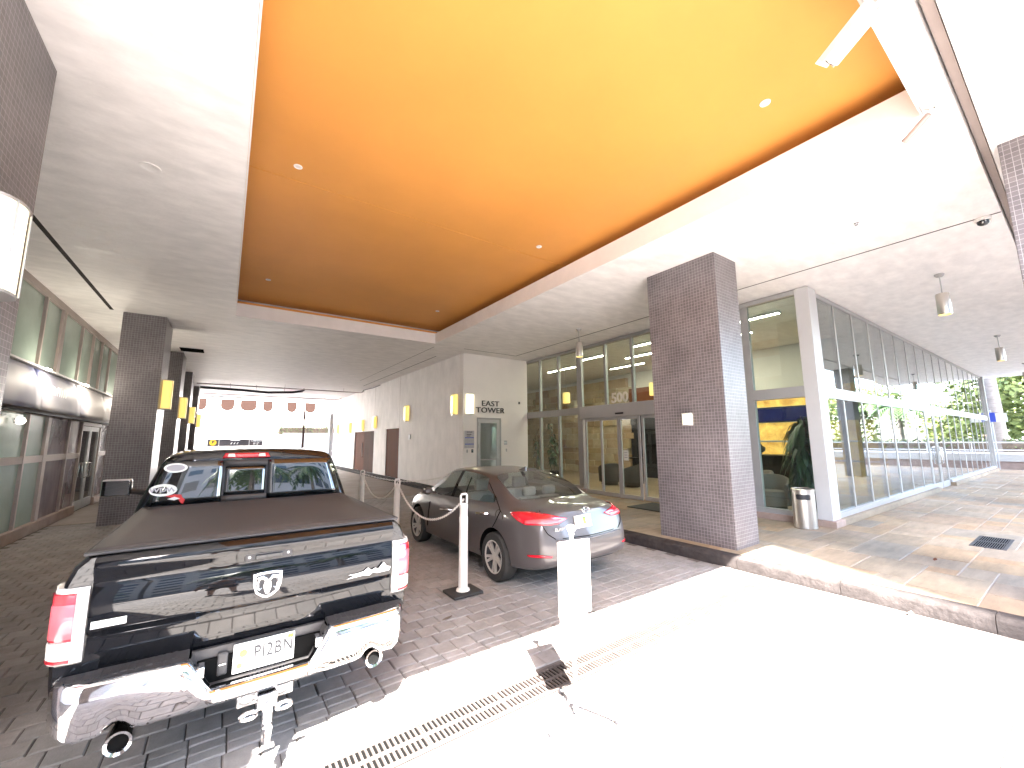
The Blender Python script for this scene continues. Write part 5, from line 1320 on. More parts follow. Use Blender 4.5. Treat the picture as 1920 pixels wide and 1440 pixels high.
# cab
def cside(W, zb, bz): return [(0, zb), (W*0.85, zb), (W-.05, zb+.05), (W-.005, .72), (W, .95), (W-.012, bz-.12), (W-.03, bz-.01)]
def csec(y, W, bz, g, gm, r, ed, tz): return (y, cside(W, .42, bz) + [g, gm, r, ed, (ed[0]*.55, tz-.006), (0, tz)])
CY = 1.80
def cr_(dy0, W=0.905): return [dy0]*7
rl_ = [CY+.0]*6 + [CY, CY+.003, CY+.03, CY+.055, CY+.075, CY+.08, CY+.08]
st = [(rl_, cside(.87, .42, 1.29) + [(.835, 1.31), (.765, 1.54), (.70, 1.70), (.655, 1.755), (.36, 1.785), (0, 1.79)]),
      ([y+.06 for y in rl_], cside(.905, .42, 1.29) + [(.865, 1.31), (.785, 1.54), (.715, 1.71), (.665, 1.77), (.36, 1.80), (0, 1.806)]),
      csec(CY+.35, .915, 1.285, (.875, 1.305), (.80, 1.53), (.725, 1.72), (.67, 1.785), 1.815),
      csec(CY+1.15, .915, 1.27, (.875, 1.29), (.80, 1.53), (.725, 1.725), (.67, 1.79), 1.82), csec(CY+1.25, .915, 1.268, (.875, 1.288), (.80, 1.53), (.725, 1.725), (.67, 1.79), 1.82),
      csec(CY+1.95, .91, 1.255, (.87, 1.275), (.80, 1.50), (.715, 1.68), (.66, 1.745), 1.775),
      csec(CY+2.65, .905, 1.23, (.86, 1.25), (.83, 1.26), (.79, 1.27), (.72, 1.28), 1.30),
      csec(CY+3.1, .91, 1.20, (.82, 1.225), (.74, 1.24), (.64, 1.25), (.52, 1.255), 1.265), csec(CY+3.75, .90, 1.13, (.80, 1.16), (.70, 1.18), (.60, 1.19), (.48, 1.195), 1.20), csec(CY+3.95, .80, 1.0, (.70, 1.05), (.62, 1.08), (.54, 1.09), (.44, 1.095), 1.10)]
def cmat(i, j):
    if i in (2, 4) and 7 <= j <= 8: return 1
    if i == 5 and j == 7: return 1
    if i == 5 and j >= 10: return 1
    return 0
parts, cbv = shell(st, cmat, 3, 2, [(0, TYR+5.0, .42, .47, TX+.6, TX+1.2), (0, TYR+5.0, .42, .47, TX-1.2, TX-.6)], (0.02, 0.08), (TX, TYR, 0))
cab = parts[0].build('cab', 'black_paint', trk, smooth=True, angle=35)
for q_ in split_loose(parts[1]): q_.build('side_window', 'glass_truck', trk, smooth=True)
for q_ in split_loose(parts[2]): q_.build('wheel_well', 'dark_gap', trk)
# rear window in three panes on the cab back
def cabpatch(name, mat, par, x0b, x1b, x0t, x1t, z0, z1, off, nu=10, nv=8, thick=0.008):
    return patch(cbv, name, mat, par, [(TX+x0t, TYR+.5, z1), (TX+x1t, TYR+.5, z1)], [(TX+x0b, TYR+.5, z0), (TX+x1b, TYR+.5, z0)], (0, 1, 0), nu, nv, off, thick)
rw = cabpatch('rear_window', 'ink', trk, -.80, .80, -.70, .70, 1.315, 1.70, 0.004, 20, 10)
wL = cabpatch('fixed_pane', 'glass_truck', rw, -.785, -.262, -.69, -.262, 1.325, 1.692, 0.012); wR = cabpatch('fixed_pane', 'glass_truck', rw, .102, .785, .102, .69, 1.325, 1.692, 0.012)
cabpatch('sliding_pane', 'glass_truck', rw, -.245, .085, -.245, .085, 1.375, 1.640, 0.008); cabpatch('slider_rail', 'vinyl_cover', rw, -.258, .098, -.258, .098, 1.642, 1.70, 0.013, 6, 3); cabpatch('slider_rail', 'vinyl_cover', rw, -.258, .098, -.258, .098, 1.320, 1.372, 0.013, 6, 3)
bl = cabpatch('brake_light', 'red_lens', trk, -.275, .115, -.255, .095, 1.715, 1.758, 0.018, 12, 4, 0.03)
for a, b in ((-.235, -.175), (.015, .075)): cabpatch('cargo_lens', 'white_lens', bl, a, b, a+.005, b-.005, 1.722, 1.750, 0.036, 4, 3, 0.006)
# window stickers
def wsticker(name, x, z, w, h, mat, n=22):
    mm = MB(); h_ = cbv.ray_cast(Vector((TX+x, TYR+.5, z)), Vector((0, 1, 0))); y = h_[0].y-0.022; nn = h_[1]
    pts = [Vector((TX+x+w*math.cos(a), y, z+h*math.sin(a))) for a in [2*math.pi*k/n for k in range(n)]]
    pts = [Vector((p.x, (cbv.ray_cast(Vector((p.x, TYR+.5, p.z)), Vector((0, 1, 0)))[0] or p).y-0.020, p.z)) for p in pts]
    mm.poly(pts); o = mm.build(name, mat, wL); md = o.modifiers.new('t', 'SOLIDIFY'); md.thickness = 0.002; return o, y
wsticker('oval_sticker', -.685, 1.455, .098, .052, 'plate_white')
text('WDW', 0.052, 'grey_film', 'sticker_letters', wL, (TX-.685, (cbv.ray_cast(Vector((TX-.685, TYR+.5, 1.455)), Vector((0, 1, 0)))[0]).y-0.026, 1.455), (1, 0, 0), (0, 0.22, 1), 0.001, xs=1.25, bold=0.0015)
wsticker('oval_sticker', -.615, 1.645, .085, .042, 'plate_white'); wsticker('oval_sticker_inner', -.615, 1.645, .066, .028, 'grey_film')
y0 = cbv.ray_cast(Vector((TX-.60, TYR+.5, 1.375)), Vector((0, 1, 0)))[0].y-0.026
MB().prism([(TX-.665, 1.405), (TX-.60, 1.415), (TX-.555, 1.410), (TX-.545, 1.385), (TX-.525, 1.365), (TX-.535, 1.33), (TX-.55, 1.335), (TX-.575, 1.375), (TX-.61, 1.385)], 'y', y0, y0+0.002).build('shaped_sticker', 'ink_red', wL); MB().prism([(TX-.65, 1.378), (TX-.60, 1.395), (TX-.56, 1.378), (TX-.60, 1.365)], 'y', y0-0.002, y0-0.0005).build('shaped_sticker_inner', 'plate_white', wL)
# mirrors, wheels
mm = MB(); mm.box(-.125, .125, -.05, .05, -.095, .095); mi = oriented(mm, (TX-1.20, TYR+3.23, 1.385), (0.06, 1, 0)).build('wing_mirror', 'chrome_dull', trk, bevel=0.03, seg=3)
mm = MB(); mm.box(-.108, .108, -.058, -.051, -.078, .078); oriented(mm, (TX-1.20, TYR+3.23, 1.385), (0.06, 1, 0)).build('mirror_glass', 'glass_truck', mi, bevel=0.02); mm = MB().tube([TP(-.90, 3.25, 1.30), TP(-1.08, 3.24, 1.34)], 0.03, 8).build('mirror_arm', 'black_plastic', mi, smooth=True)
mm = MB(); mm.box(.92, 1.02, 3.2, 3.4, 1.25, 1.42); mm.v = [TP(*p) for p in mm.v]; mm.build('wing_mirror', 'black_paint', trk, bevel=0.03, seg=3)
for x, s in ((-.74, -1), (.74, 1)):
    for y in (1.22, 5.0): wheel(trk, TX+x, TYR+y, 0.40, 0.26, s, 'chrome_dull', 5, 0.62)
box('rear_axle', 'dark_gap', trk, TX-.6, TX+.6, TYR+1.14, TYR+1.30, .33, .47); box('chassis', 'dark_gap', trk, TX-.55, TX+.55, TYR+.1, TYR+5.4, .47, .60)

# ================================================================== CHAIN POSTS, CHAINS, SIGN STAND, BIN
PZ = 1.20
def chain_post(x, y, label):
    p = thing('chain_post', label, 'post', (x, y, 0), 'white chain posts along the drive')
    R = random.Random(int(x*100))
    m = MB(); m.box(x-.20, x+.20, y-.17, y+.17, 0.003, 0.040); m.build('rubber_base', 'rubber', p, bevel=0.015, seg=2)
    MB().lathe((x, y, 0.04), [(0.085, 0), (0.080, 0.018), (0.058, 0.03), (0.056, 0.40), (0.053, 0.80), (0.055, 0.81), (0.055, 0.87), (0.050, 0.88), (0.049, 0.98), (0.053, 0.99), (0.053, 1.03), (0.035, 1.045)], 24).build('tube', 'white_plastic', p, smooth=True)
    MB().tube([(x-.042, y, 1.08), (x-.045, y, 1.17), (x-.035, y, 1.195), (x+.035, y, 1.195), (x+.045, y, 1.17), (x+.042, y, 1.08)], 0.014, 8).build('head_loop', 'white_plastic', p, smooth=True)
    return p
posts = [(2.54, 4.71), (2.57, 7.25), (2.67, 9.89)]
for (x, y), lb in zip(posts, ('white plastic chain post on a black rubber base between pickup and sedan', 'white plastic chain post in the middle of the row', 'white plastic chain post farthest into the tunnel')): chain_post(x, y, lb)
chain_post(4.9, 9.2, 'white plastic chain post mostly hidden behind the sedan')
def chain(a, b, sag, label):
    c = thing('plastic_chain', label, 'chain', a, 'white plastic chains'); A, B = Vector(a), Vector(b); n = 64
    P = [A.lerp(B, k/n) - Vector((0, 0, sag*4*(k/n)*(1-k/n))) for k in range(n+1)]
    L = sum((q-p).length for p, q in zip(P, P[1:])); nl = int(L/0.034); Q = resample(P, nl+1); m = MB()
    for k in range(nl):
        p = (Q[k]+Q[k+1])/2; t = (Q[k+1]-Q[k]).normalized(); s1 = t.cross(Vector((0, 0, 1))).normalized(); s2 = s1.cross(t); sd = s1 if k % 2 else s2
        m.tube([p + t*(0.024*math.cos(a_)) + sd*(0.014*math.sin(a_)) for a_ in [2*math.pi*j/8 for j in range(8)]], 0.0052, 5, closed=True)
    m.build('links', 'white_plastic', c, smooth=True, merge=0)
H_ = 1.13
chain((2.54, 4.71, H_), (2.57, 7.25, H_), 0.42, 'white plastic chain sagging deeply beside the sedan')
chain((2.57, 7.25, H_), (2.67, 9.89, H_), 0.40, 'white plastic chain sagging between the middle and farthest posts')
chain((2.67, 9.89, H_), (4.9, 9.2, H_), 0.22, 'white plastic chain stretching toward the sedan roof')
# sign stand standing in the sun
bx_, by_ = 2.10, 2.26
ss = thing('sign_stand', 'white sign board on a slim pole with crossed feet in the sun', 'sign stand', (bx_, by_, 0))
MB().tube([(bx_, by_, 0.03), (bx_, by_, 1.19)], 0.013, 10).build('pole', 'white_plastic', ss, smooth=True)
MB().lathe((bx_, by_, 1.19), [(0.014, 0), (0.022, 0.005), (0.014, 0.012), (0.030, 0.030), (0.034, 0.045), (0.028, 0.062), (0, 0.072)], 16).build('knob', 'white_plastic', ss, smooth=True)
m = MB(); m.box(-.135, .135, -.035, -.016, .66, 1.155); a_ = 0.15
def rotz(m, a, c): m.v = [(c[0]+p[0]*math.cos(a)-p[1]*math.sin(a), c[1]+p[0]*math.sin(a)+p[1]*math.cos(a), p[2]) for p in m.v]; return m
rotz(m, -a_, (bx_, by_)).build('sign_board', 'white_plastic', ss, bevel=0.006)
m = MB(); m.box(-.10, .10, -.03, .03, .42, .655); rotz(m, -a_, (bx_, by_)).build('leaflet_box', 'white_plastic', ss, bevel=0.008)
for k in range(3):
    an = rad(-50+120*k); MB().tube([(bx_, by_, 0.16), (bx_+0.12*math.cos(an), by_+0.12*math.sin(an), 0.10), (bx_+0.27*math.cos(an), by_+0.27*math.sin(an), 0.012)], [0.012, 0.011, 0.010], 8).build('leg', 'alu', ss, smooth=True)
    MB().lathe((bx_+0.27*math.cos(an), by_+0.27*math.sin(an), 0.003), [(0.018, 0), (0.018, 0.018), (0.01, 0.024)], 10).build('foot', 'ink', ss)
# bin by the corner post
cx_, cy_ = 9.33, 3.42
cn = thing('litter_bin', 'brushed steel cylindrical litter bin at the foot of the corner post', 'bin', (cx_, cy_, SW))
MB().lathe((cx_, cy_, SW), [(0.185, 0.004), (0.195, 0.01), (0.195, 0.035), (0.190, 0.04), (0.190, 0.70), (0.196, 0.705), (0.196, 0.735), (0.180, 0.745), (0.165, 0.725), (0.0, 0.72)], 40).build('bin_shell', 'steel', cn, smooth=True)
ad = math.atan2(-cy_, -cx_)
op = MB(); rows_ = []
for z in (0.545, 0.56, 0.63, 0.645):
    dz = 0.62 if z in (0.56, 0.63) else 0.52
    rows_.append([(cx_+0.1925*math.cos(ad+dz*u), cy_+0.1925*math.sin(ad+dz*u), SW+z) for u in [-1+2*k/14 for k in range(15)]])
op.grid(rows_); o = op.build('bin_opening', 'ink', cn, smooth=True)
MB().lathe((cx_, cy_, SW+0.726), [(0, 0), (0.150, 0), (0.160, 0.010)], 30).build('ash_tray', 'drain_dark', cn)
# floor drain
fd = thing('floor_drain', 'dark rectangular floor drain set in the flagstones', 'drain', (10.4, 1.15, SW)); m = MB()
m.box(9.85, 10.95, 0.98, 1.02, SW-.005, SW+.008).box(9.85, 10.95, 1.33, 1.37, SW-.005, SW+.008).box(9.85, 9.89, 1.02, 1.33, SW-.005, SW+.008).box(10.91, 10.95, 1.02, 1.33, SW-.005, SW+.008).box(10.38, 10.44, 1.02, 1.33, SW-.005, SW+.008)
for k in range(12): m.box(9.89, 10.91, 1.03+k*0.025, 1.041+k*0.025, SW-.005, SW+.005)
m.build('grating', 'drain_dark', fd); box('drain_pit', 'dark_gap', fd, 9.86, 10.94, 0.99, 1.36, SW-.004, SW+.002)
# fallen leaves and litter
for k, (x, y, z, lb) in enumerate(((8.3, 1.5, SW, 'curled reddish fallen leaf on the flagstones'), (6.1, 1.35, 0.0, 'dry yellow leaf lying against the kerb'), (2.05, 4.15, 0.0, 'tiny dark leaf scrap on the pavers near the rubber base'))):
    l_ = thing('fallen_leaf', lb, 'leaf', (x, y, z)); m = MB(); rr_ = []
    for i in range(6):
        u = i/5; w = 0.022*math.sin(math.pi*(0.05+0.9*u)); rr_.append([(x+0.11*u-.05, y-w, z+0.012+0.015*u*u), (x+0.11*u-.05, y, z+0.006+0.015*u*u), (x+0.11*u-.05, y+w, z+0.014+0.015*u*u)])
    m.grid(rr_).build('leaf_blade', 'bark' if k else 'brown_panel', l_, smooth=True)

# ================================================================== BEYOND THE TUNNEL
ps = thing('parking_sign', 'dark parking sign with yellow P beyond the pickup roof', 'sign', (0.7, 39, 0))
box('sign_panel', 'sign_dark', ps, -1.15, 2.50, 39.0, 39.08, 1.55, 2.13)
for x in (-1.0, 2.35): MB().tube([(x, 39.12, 0), (x, 39.12, 2.1)], 0.04, 8).build('sign_leg', 'alu', ps)
MB().lathe((-.78, 38.99, 1.86), [(0, 0), (0.22, 0), (0.22, 0.006)], 24, axis='y').build('yellow_disc', 'sign_yellow', ps)
text('P', 0.34, 'ink', 'letter_p', ps, (-.78, 38.975, 1.86), (1, 0, 0), (0, 0, 1), 0.003, bold=0.012)
text('Clearance', 0.22, 'plate_white', 'words', ps, (2.05, 38.985, 2.0), (1, 0, 0), (0, 0, 1), 0.003, bold=0.004, xs=0.85); text('8\'-2"', 0.22, 'plate_white', 'words', ps, (2.05, 38.985, 1.75), (1, 0, 0), (0, 0, 1), 0.003, bold=0.004)
for x in (-.42, 1.55): box('divider', 'plate_white', ps, x, x+0.03, 38.99, 38.999, 1.6, 2.08)
for k in range(3): MB().prism([(0.32+.2*k, 1.72), (0.42+.2*k, 1.88), (0.46+.2*k, 1.88), (0.40+.2*k, 1.72)], 'y', 38.985, 38.995).build('arrow_mark', 'plate_white', ps)
box('word_bar', 'plate_white', ps, 0.32, 0.95, 38.99, 38.998, 2.0, 2.05)
wf = thing('corrugated_fence', 'white corrugated fence under the clipped hedge beyond the tunnel', 'fence', (8, 46, 0)); m = MB()
for k in range(30): m.box(4.6+k*0.25, 4.6+k*0.25+0.235, 46.0+(0.05 if k % 2 else 0), 46.12, 0, 2.75)
m.build('fence_sheets', 'house_white', wf)
def hedge(label, x0, x1, y0, y1, z0, z1, n, s, seed):
    h = thing('hedge', label, 'hedge', ((x0+x1)/2, (y0+y1)/2, z0)); R = random.Random(seed); m = MB()
    for k in range(n):
        c = Vector((R.uniform(x0, x1), R.uniform(y0, y1), R.uniform(z0, z1)))
        a = Vector((R.gauss(0, 1), R.gauss(0, 1), R.gauss(0, 1))).normalized(); b = a.cross(Vector((R.gauss(0, 1), R.gauss(0, 1), R.gauss(0, 1)))).normalized(); w = s*R.uniform(.6, 1.3)
        m.add([c-a*w, c+b*w*.5, c+a*w, c-b*w*.5], [(0, 1, 2, 3)])
    m.build('foliage', 'leaf_hedge', h, merge=0); box('stem_mass', 'bark', h, x0+.1, x1-.1, y0+.15, y1-.15, z0, z1-.2)
hedge('clipped hedge on top of the white corrugated fence', 4.2, 11.5, 46.2, 47.4, 2.6, 3.5, 2600, 0.09, 5)
lp = thing('street_post', 'dark slim post in front of the clipped hedge', 'post', (6.35, 45.5, 0)); MB().tube([(6.35, 45.6, 0), (6.35, 45.6, 5.0)], 0.10, 10).build('shaft', 'house_brown', lp, smooth=True)
bb = thing('far_building', 'white building with brown rounded windows beyond the tunnel', 'building', (4, 53, 0))
box('facade', 'far_white', bb, -16, 26, 53, 60, 0, 15)
for k, (a, b) in enumerate(((-2.9, -1.9), (-0.7, 0.5), (1.05, 2.55), (3.15, 4.1), (5.5, 6.5), (7.4, 8.5), (12.3, 13.2))):
    z1, z0 = 6.45, 5.25; n_ = 10; pts = [(a, z1), (a, z0+.5)] + [(a+(b-a)*(0.5-0.5*math.cos(math.pi*i/n_)), z0+.5-.5*math.sin(math.pi*i/n_)) for i in range(1, n_)] + [(b, z0+.5), (b, z1)]
    MB().prism(pts, 'y', 52.95, 52.995).build('window', 'house_brown', bb)
box('ledge', 'far_white', bb, -16, 26, 52.8, 52.998, 4.8, 5.0)
dv = thing('delivery_shape', 'pale parked car beyond the tunnel by the fence', 'car', (4.2, 44, 0)); 
m = MB(); rows_ = []
for y, zt, w in ((0, .75, .75), (.2, .95, .85), (1.0, 1.0, .88), (1.5, 1.42, .78), (2.9, 1.45, .78), (3.5, 1.02, .88), (4.3, .9, .82), (4.5, .65, .7)):
    rows_.append([(4.3+s*w*k, 42+y, z) for s, k, z in ((-1, 1, .3), (-1, 1.02, .7), (-1, .95, min(zt, 1.0)), (-1, .75, zt), (1, .75, zt), (1, .95, min(zt, 1.0)), (1, 1.02, .7), (1, 1, .3))])
m.grid(rows_, closed=True); m.poly(rows_[0]); m.poly(rows_[-1]); m.build('body', 'house_white', dv, smooth=True)
for x in (-.8, .8):
    for y in (.85, 3.6): wheel(dv, 4.3+x, 42+y, .32, .2, 1 if x > 0 else -1, 'alloy', 5)

# ================================================================== OUTSIDE, RIGHT END AND STREET SIDE
pw = thing('planter_wall', 'low stone planter wall past the far end of the glass wall', 'planter', (36, 0, 0)); box('wall_base', 'planter', pw, 34.2, 34.6, -12, 12, 0, 0.55); box('wall_cap', 'house_white', pw, 34.1, 40.0, -12, 12, 0.555, 0.95)
gr = thing('guard_rail', 'pale metal guard rail above the low planter wall', 'railing', (37, 0, .95))
for z in (1.05, 1.50): box('rail', 'alu_bright', gr, 37.0, 37.06, -12, 12, z, z+.07)
for k in range(13): box('rail_post', 'alu_bright', gr, 37.08, 37.14, -12+2*k, -11.94+2*k, .955, 1.57)
bs_ = thing('blue_street_sign', 'small blue and white sign by the end of the glass wall', 'sign', (33.6, 2.9, SW)); MB().tube([(33.6, 3.1, SW), (33.6, 3.1, 3.3)], .03, 8).build('sign_pole', 'alu', bs_); box('blue_face', 'blue_sign', bs_, 33.52, 33.56, 2.95, 3.25, 2.65, 3.15); box('white_face', 'plate_white', bs_, 33.521, 33.561, 2.55, 2.94, 2.65, 3.1)
def tree(label, x, y, h, rx, rz, n, s, mat, seed, name='broadleaf_tree', z0=0.0):
    t = thing(name, label, 'tree', (x, y, z0), 'trees around the building'); R = random.Random(seed)
    tr = MB(); tr.tube([(x, y, z0), (x+.1, y+.05, z0+h*.25), (x-.05, y+.1, z0+h*.5)], [.22, .17, .12], 10)
    blobs = []
    for k in range(9):
        a = R.uniform(0, 6.28); r = R.uniform(.25, .8); c = Vector((x+rx*r*math.cos(a), y+rx*r*math.sin(a), z0+h-rz+rz*R.uniform(-.7, .7))); blobs.append((c, R.uniform(.35, .6)*rx))
        tr.tube([(x-.05, y+.1, z0+h*.42), tuple((Vector((x, y, z0+h*.5))+c)/2), tuple(c)], [.08, .05, .02], 6)
    tr.build('trunk', 'bark', t, smooth=True); m = MB()
    for k in range(n):
        c, r = R.choice(blobs); d_ = Vector((R.gauss(0, 1), R.gauss(0, 1), R.gauss(0, .8))).normalized(); p = c + d_*r*R.uniform(.55, 1.05)
        a = Vector((R.gauss(0, 1), R.gauss(0, 1), R.gauss(0, .5))).normalized(); b = a.cross(d_).normalized(); w = s*R.uniform(.6, 1.3)
        m.add([p-a*w, p+b*w*.5, p+a*w, p-b*w*.5], [(0, 1, 2, 3)])
    m.build('crown', mat, t, merge=0); return t
tree('bright green leafy tree beyond the guard rail', 44, 2.0, 9.5, 4.5, 4.0, 9000, .22, 'leaf_tree', 21); tree('bright green leafy tree farther along the guard rail', 58, -9.0, 7.0, 4.0, 3.0, 4000, .24, 'leaf_tree', 22); tree('dense leafy tree behind the palm at the far end', 52, 6.5, 11, 5.0, 4.6, 6000, .26, 'leaf_tree', 23)
def palm(label, x, y, h, seed, r=.24, nf=16, z0=0.0):
    t = thing('palm_tree', label, 'palm', (x, y, z0), 'palms around the building'); R = random.Random(seed)
    MB().tube([(x, y, z0), (x+.03, y, z0+h*.3), (x-.03, y+.03, z0+h*.65), (x, y+.05, z0+h)], [r*1.15, r, r*.85, r*.7], 14).build('trunk', 'bark_palm', t, smooth=True); m = MB()
    for k in range(nf):
        az = 2*math.pi*k/nf+R.uniform(-.15, .15); L = R.uniform(2.0, 2.8); el = R.uniform(.2, .9); dv_ = Vector((math.cos(az), math.sin(az), 0)); sd = Vector((-dv_.y, dv_.x, 0)); prev = None
        for i in range(13):
            u = i/12; c = Vector((x, y+.05, z0+h)) + dv_*(L*u) + Vector((0, 0, L*(el*u-1.15*u*u)))
            if prev is not None:
                t_ = (c-prev).normalized()
                for s_ in (-1, 1):
                    ll = .62*math.sin(math.pi*(.1+.86*u))+.08; tip = c + sd*s_*ll*.85 + t_*ll*.45 + Vector((0, 0, -.28*ll)); m.add([prev, c, tip], [(0, 1, 2)])
                    tip2 = (prev+c)/2 + sd*s_*ll*.8 + t_*ll*.5 + Vector((0, 0, -.34*ll)); m.add([prev, (prev+c)/2, tip2], [(0, 1, 2)])
            prev = c
    m.build('fronds', 'leaf_palm', t, merge=0)
palm('tall palm with a ringed grey trunk past the glass wall end', 38.5, 3.45, 9.5, 31, .42)
palm('short palm past the planter, reflected in the long glass wall', 47, -3.2, 4.4, 32, .2); palm('palm beside the street hedge, reflected in the long glass wall', 56, -6.5, 5.2, 33, .2); palm('palm by the parked cars, reflected in the far glass panes', 70, -5.0, 5.6, 37, .2); palm('palm at the driveway mouth seen in the truck window', 0.9, -9.5, 5.4, 34, .2, 24); palm('palm left of the driveway mouth', -6.5, -12.0, 5.8, 35, .2, 22); palm('palm right of the driveway mouth', 5.0, -11.0, 6.0, 36, .2, 22)
hedge('long street hedge seen in the glass reflections', 11, 34, -11.2, -9.9, 0, 1.1, 5200, .10, 8)
gr2 = thing('street_railing', 'pale railing in front of the street hedge', 'railing', (22, -9.5, 0))
for z in (.55, 1.05): box('rail', 'alu_bright', gr2, 11, 34, -9.55, -9.5, z, z+.05)
for k in range(12): box('rail_post', 'alu_bright', gr2, 11+2*k, 11.06+2*k, -9.49, -9.44, 0, 1.1)
hedge('clipped green hedge growing behind the pale guard rail', 38.0, 39.6, -12, 12, .95, 1.75, 5000, .10, 14)
# buildings across the street (they shade the right side and show in reflections)
def block(name, label, x0, x1, y0, y1, h, wall, fl=3.2, bay=3.4):
    b = thing(name, label, 'building', ((x0+x1)/2, (y0+y1)/2, 0)); box('wall', wall, b, x0, x1, y0, y1, 0, h)
    nfl = int(h/fl); nb = max(1, int((x1-x0)/bay))
    for f in range(nfl):
        for k in range(nb):
            if h > 20 and f > 9: continue
            a = x0+(x1-x0)*(k+.18)/nb; c = x0+(x1-x0)*(k+.82)/nb
            box('window', 'tower_glass', b, a, c, y1+.004, y1+.05, f*fl+.9, f*fl+2.5)
    box('parapet', 'house_white', b, x0-.2, x1+.2, y0-.2, y1+.2, h+.002, h+.6)
    return b
SHX = 6.77-0.43*(2.2+30.0)
block('apartment_tower', 'tall pale apartment tower across the street', SHX, 24, -44, -30, 60, 'tower_wall')
block('street_block', 'mid height pale block with dark windows across the street', -34, SHX-0.6, -40, -31, 20, 'tower_wall')
block('side_house', 'grey terrace block left along the street', -60, -36, -40, -30, 10, 'tower_wall')
# the hotel tower standing on the slab (shades the street behind)
up = thing('hotel_tower', 'upper storeys of the hotel standing on the soffit slab', 'building', (10, 22, 6.1)); box('tower_mass', 'tower_wall', up, -14, 34, 4.0, 36.0, 6.12, 17.0)
# ================================================================== THE PHOTOGRAPHER (only seen mirrored in the tailgate)
def skin(name, mat, parent, V, E_, Rr, root=0, lev=1):
    off = ORG[parent.name]; me = bpy.data.meshes.new(name); me.from_pydata([(a-off.x, b-off.y, c-off.z) for a, b, c in V], E_, [])
    o = bpy.data.objects.new(name, me); COL.objects.link(o); md = o.modifiers.new('skin', 'SKIN')
    lay = me.skin_vertices[0] if me.skin_vertices else None
    if lay is None:
        bm = bmesh.new(); bm.from_mesh(me); bm.verts.layers.skin.verify(); bm.to_mesh(me); bm.free(); lay = me.skin_vertices[0]
    for i, r in enumerate(Rr):
        lay.data[i].radius = (r, r) if not isinstance(r, tuple) else r; lay.data[i].use_root = (i == root)
    sb_ = o.modifiers.new('sub', 'SUBSURF'); sb_.levels = lev+1; sb_.render_levels = lev+1
    dg = bpy.context.evaluated_depsgraph_get(); ev = bpy.data.meshes.new_from_object(o.evaluated_get(dg)); o.modifiers.clear(); o.data = ev; ev.shade_smooth(); ev.materials.clear(); ev.materials.append(MATS[mat]); o.parent = parent
    ORG[o.name] = off; return o
qx, qy = -0.05, -0.62
ph = thing('person', 'person in grey shirt and dark shorts holding up a phone, mirrored in the tailgate', 'person', (qx, qy, 0))
def B_(x, y, z): return (qx+x, qy+y, z)
V = [B_(0, 0, .93), B_(0, -.01, 1.10), B_(0, 0, 1.28), B_(0, 0, 1.42), B_(0, .01, 1.50), B_(0, .03, 1.58), B_(0, .03, 1.70)]
E_ = [(i, i+1) for i in range(6)]; Rr = [(.17, .13), (.16, .13), (.17, .13), (.12, .10), .055, .085, .075]
def limb(base, pts, rr):
    pr = base
    for p, r in zip(pts, rr): V.append(B_(*p)); Rr.append(r); E_.append((pr, len(V)-1)); pr = len(V)-1
    return pr
for s in (-1, 1):
    a = limb(0, [(s*.11, 0, .86), (s*.14, .02, .50), (s*.16, -.02, .10), (s*.17, .06, .045), (s*.18, .17, .035)], [.10, .062, .042, .042, .035])
hL = limb(3, [(-.20, 0, 1.41), (-.30, -.02, 1.13), (-.33, .08, .90), (-.33, .10, .83)], [.065, .045, .032, .036])
hR = limb(3, [(.20, .02, 1.41), (.27, .20, 1.30), (.12, .44, 1.66), (.08, .50, 1.74)], [.065, .045, .032, .036])
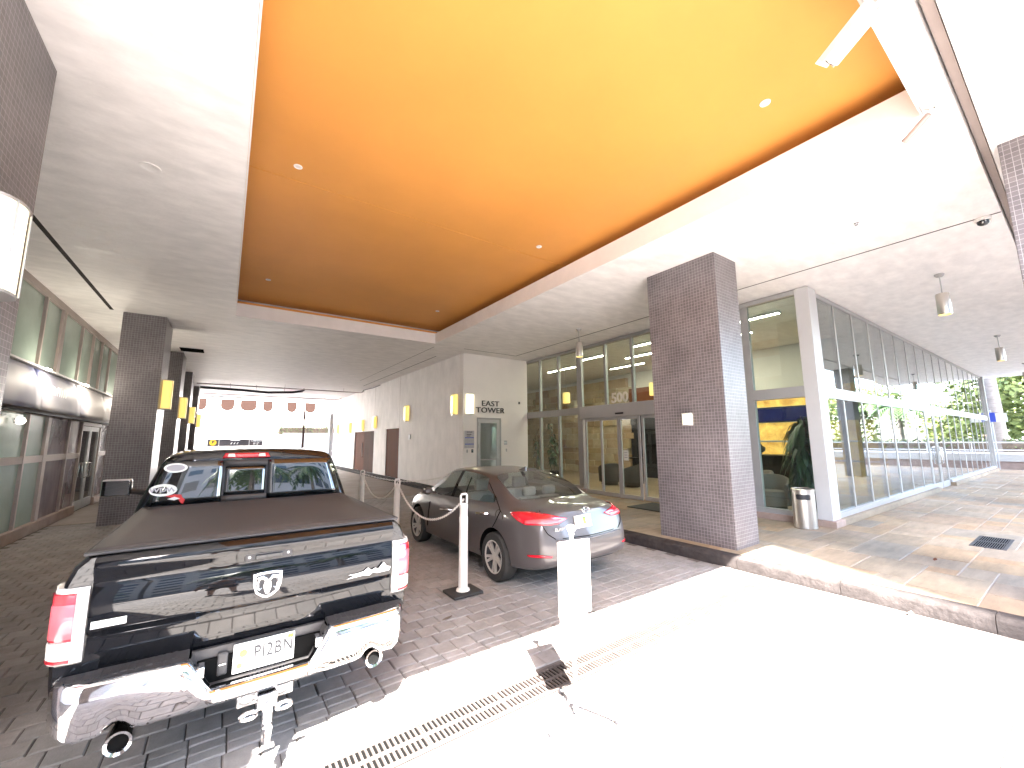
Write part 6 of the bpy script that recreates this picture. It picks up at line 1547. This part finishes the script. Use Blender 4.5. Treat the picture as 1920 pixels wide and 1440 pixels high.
for hb, c, d in ((hL, (-.33, .11, .80), (0, .02, -1)), (hR, (.08, .52, 1.78), (-.2, .1, 1))):
    for k in range(4):
        o_ = (k-1.5)*.019; limb(hb, [(c[0], c[1]+o_, c[2]), (c[0]+d[0]*.04, c[1]+o_+d[1]*.04, c[2]+d[2]*.035), (c[0]+d[0]*.07, c[1]+o_+.012, c[2]+d[2]*(.065-.006*abs(k-1)))], [.010, .009, .008])
    limb(hb, [(c[0]+.012, c[1]+.035, c[2]-d[2]*.02), (c[0]+.016, c[1]+.052, c[2]+d[2]*.015)], [.011, .009])
skin('body', 'skin', ph, V, E_, Rr)
skin('shirt', 'shirt', ph, [B_(0, 0, .90), B_(0, 0, 1.10), B_(0, 0, 1.28), B_(0, 0, 1.42), B_(-.21, 0, 1.40), B_(-.29, -.02, 1.18), B_(.21, .02, 1.40), B_(.265, .17, 1.31)], [(0, 1), (1, 2), (2, 3), (3, 4), (4, 5), (3, 6), (6, 7)], [(.21, .16), (.20, .16), (.20, .155), (.14, .12), .09, .08, .09, .08])
skin('shorts', 'shorts', ph, [B_(0, 0, .95), B_(0, 0, .84), B_(-.12, .01, .74), B_(-.145, .02, .52), B_(.12, .01, .74), B_(.145, .02, .52)], [(0, 1), (1, 2), (2, 3), (1, 4), (4, 5)], [(.19, .145), (.18, .14), .125, .115, .125, .115])
for s in (-1, 1): skin('shoe', 'shoe', ph, [B_(s*.16, -.05, .05), B_(s*.17, .06, .05), B_(s*.185, .19, .04)], [(0, 1), (1, 2)], [.05, .052, .042])
skin('hair', 'dark_wood', ph, [B_(0, -.01, 1.66), B_(0, 0, 1.735)], [(0, 1)], [.088, .075])
for s in (-1, 1): MB().lathe(B_(s*.03, .108, 1.655), [(0, .006), (.010, .002), (.012, -.004)], 10, axis='y').build('eye', 'ink', ph)
MB().prism([(qx-.012, 1.60), (qx+.012, 1.60), (qx+.006, 1.645), (qx-.006, 1.645)], 'y', qy+.09, qy+.128).build('nose', 'skin', ph, bevel=.004); MB().box(qx-.022, qx+.022, qy+.10, qy+.112, 1.572, 1.580).build('mouth', 'ink_red', ph)
for s in (-1, 1): MB().lathe(B_(s*.088, .02, 1.64), [(0, .01*s), (.02, .008*s), (.024, 0)], 10, axis='x').build('ear', 'skin', ph, smooth=True)
MB().box(qx+.01, qx+.085, qy+.545, qy+.553, 1.76, 1.90).build('phone', 'ink', ph, bevel=.003)
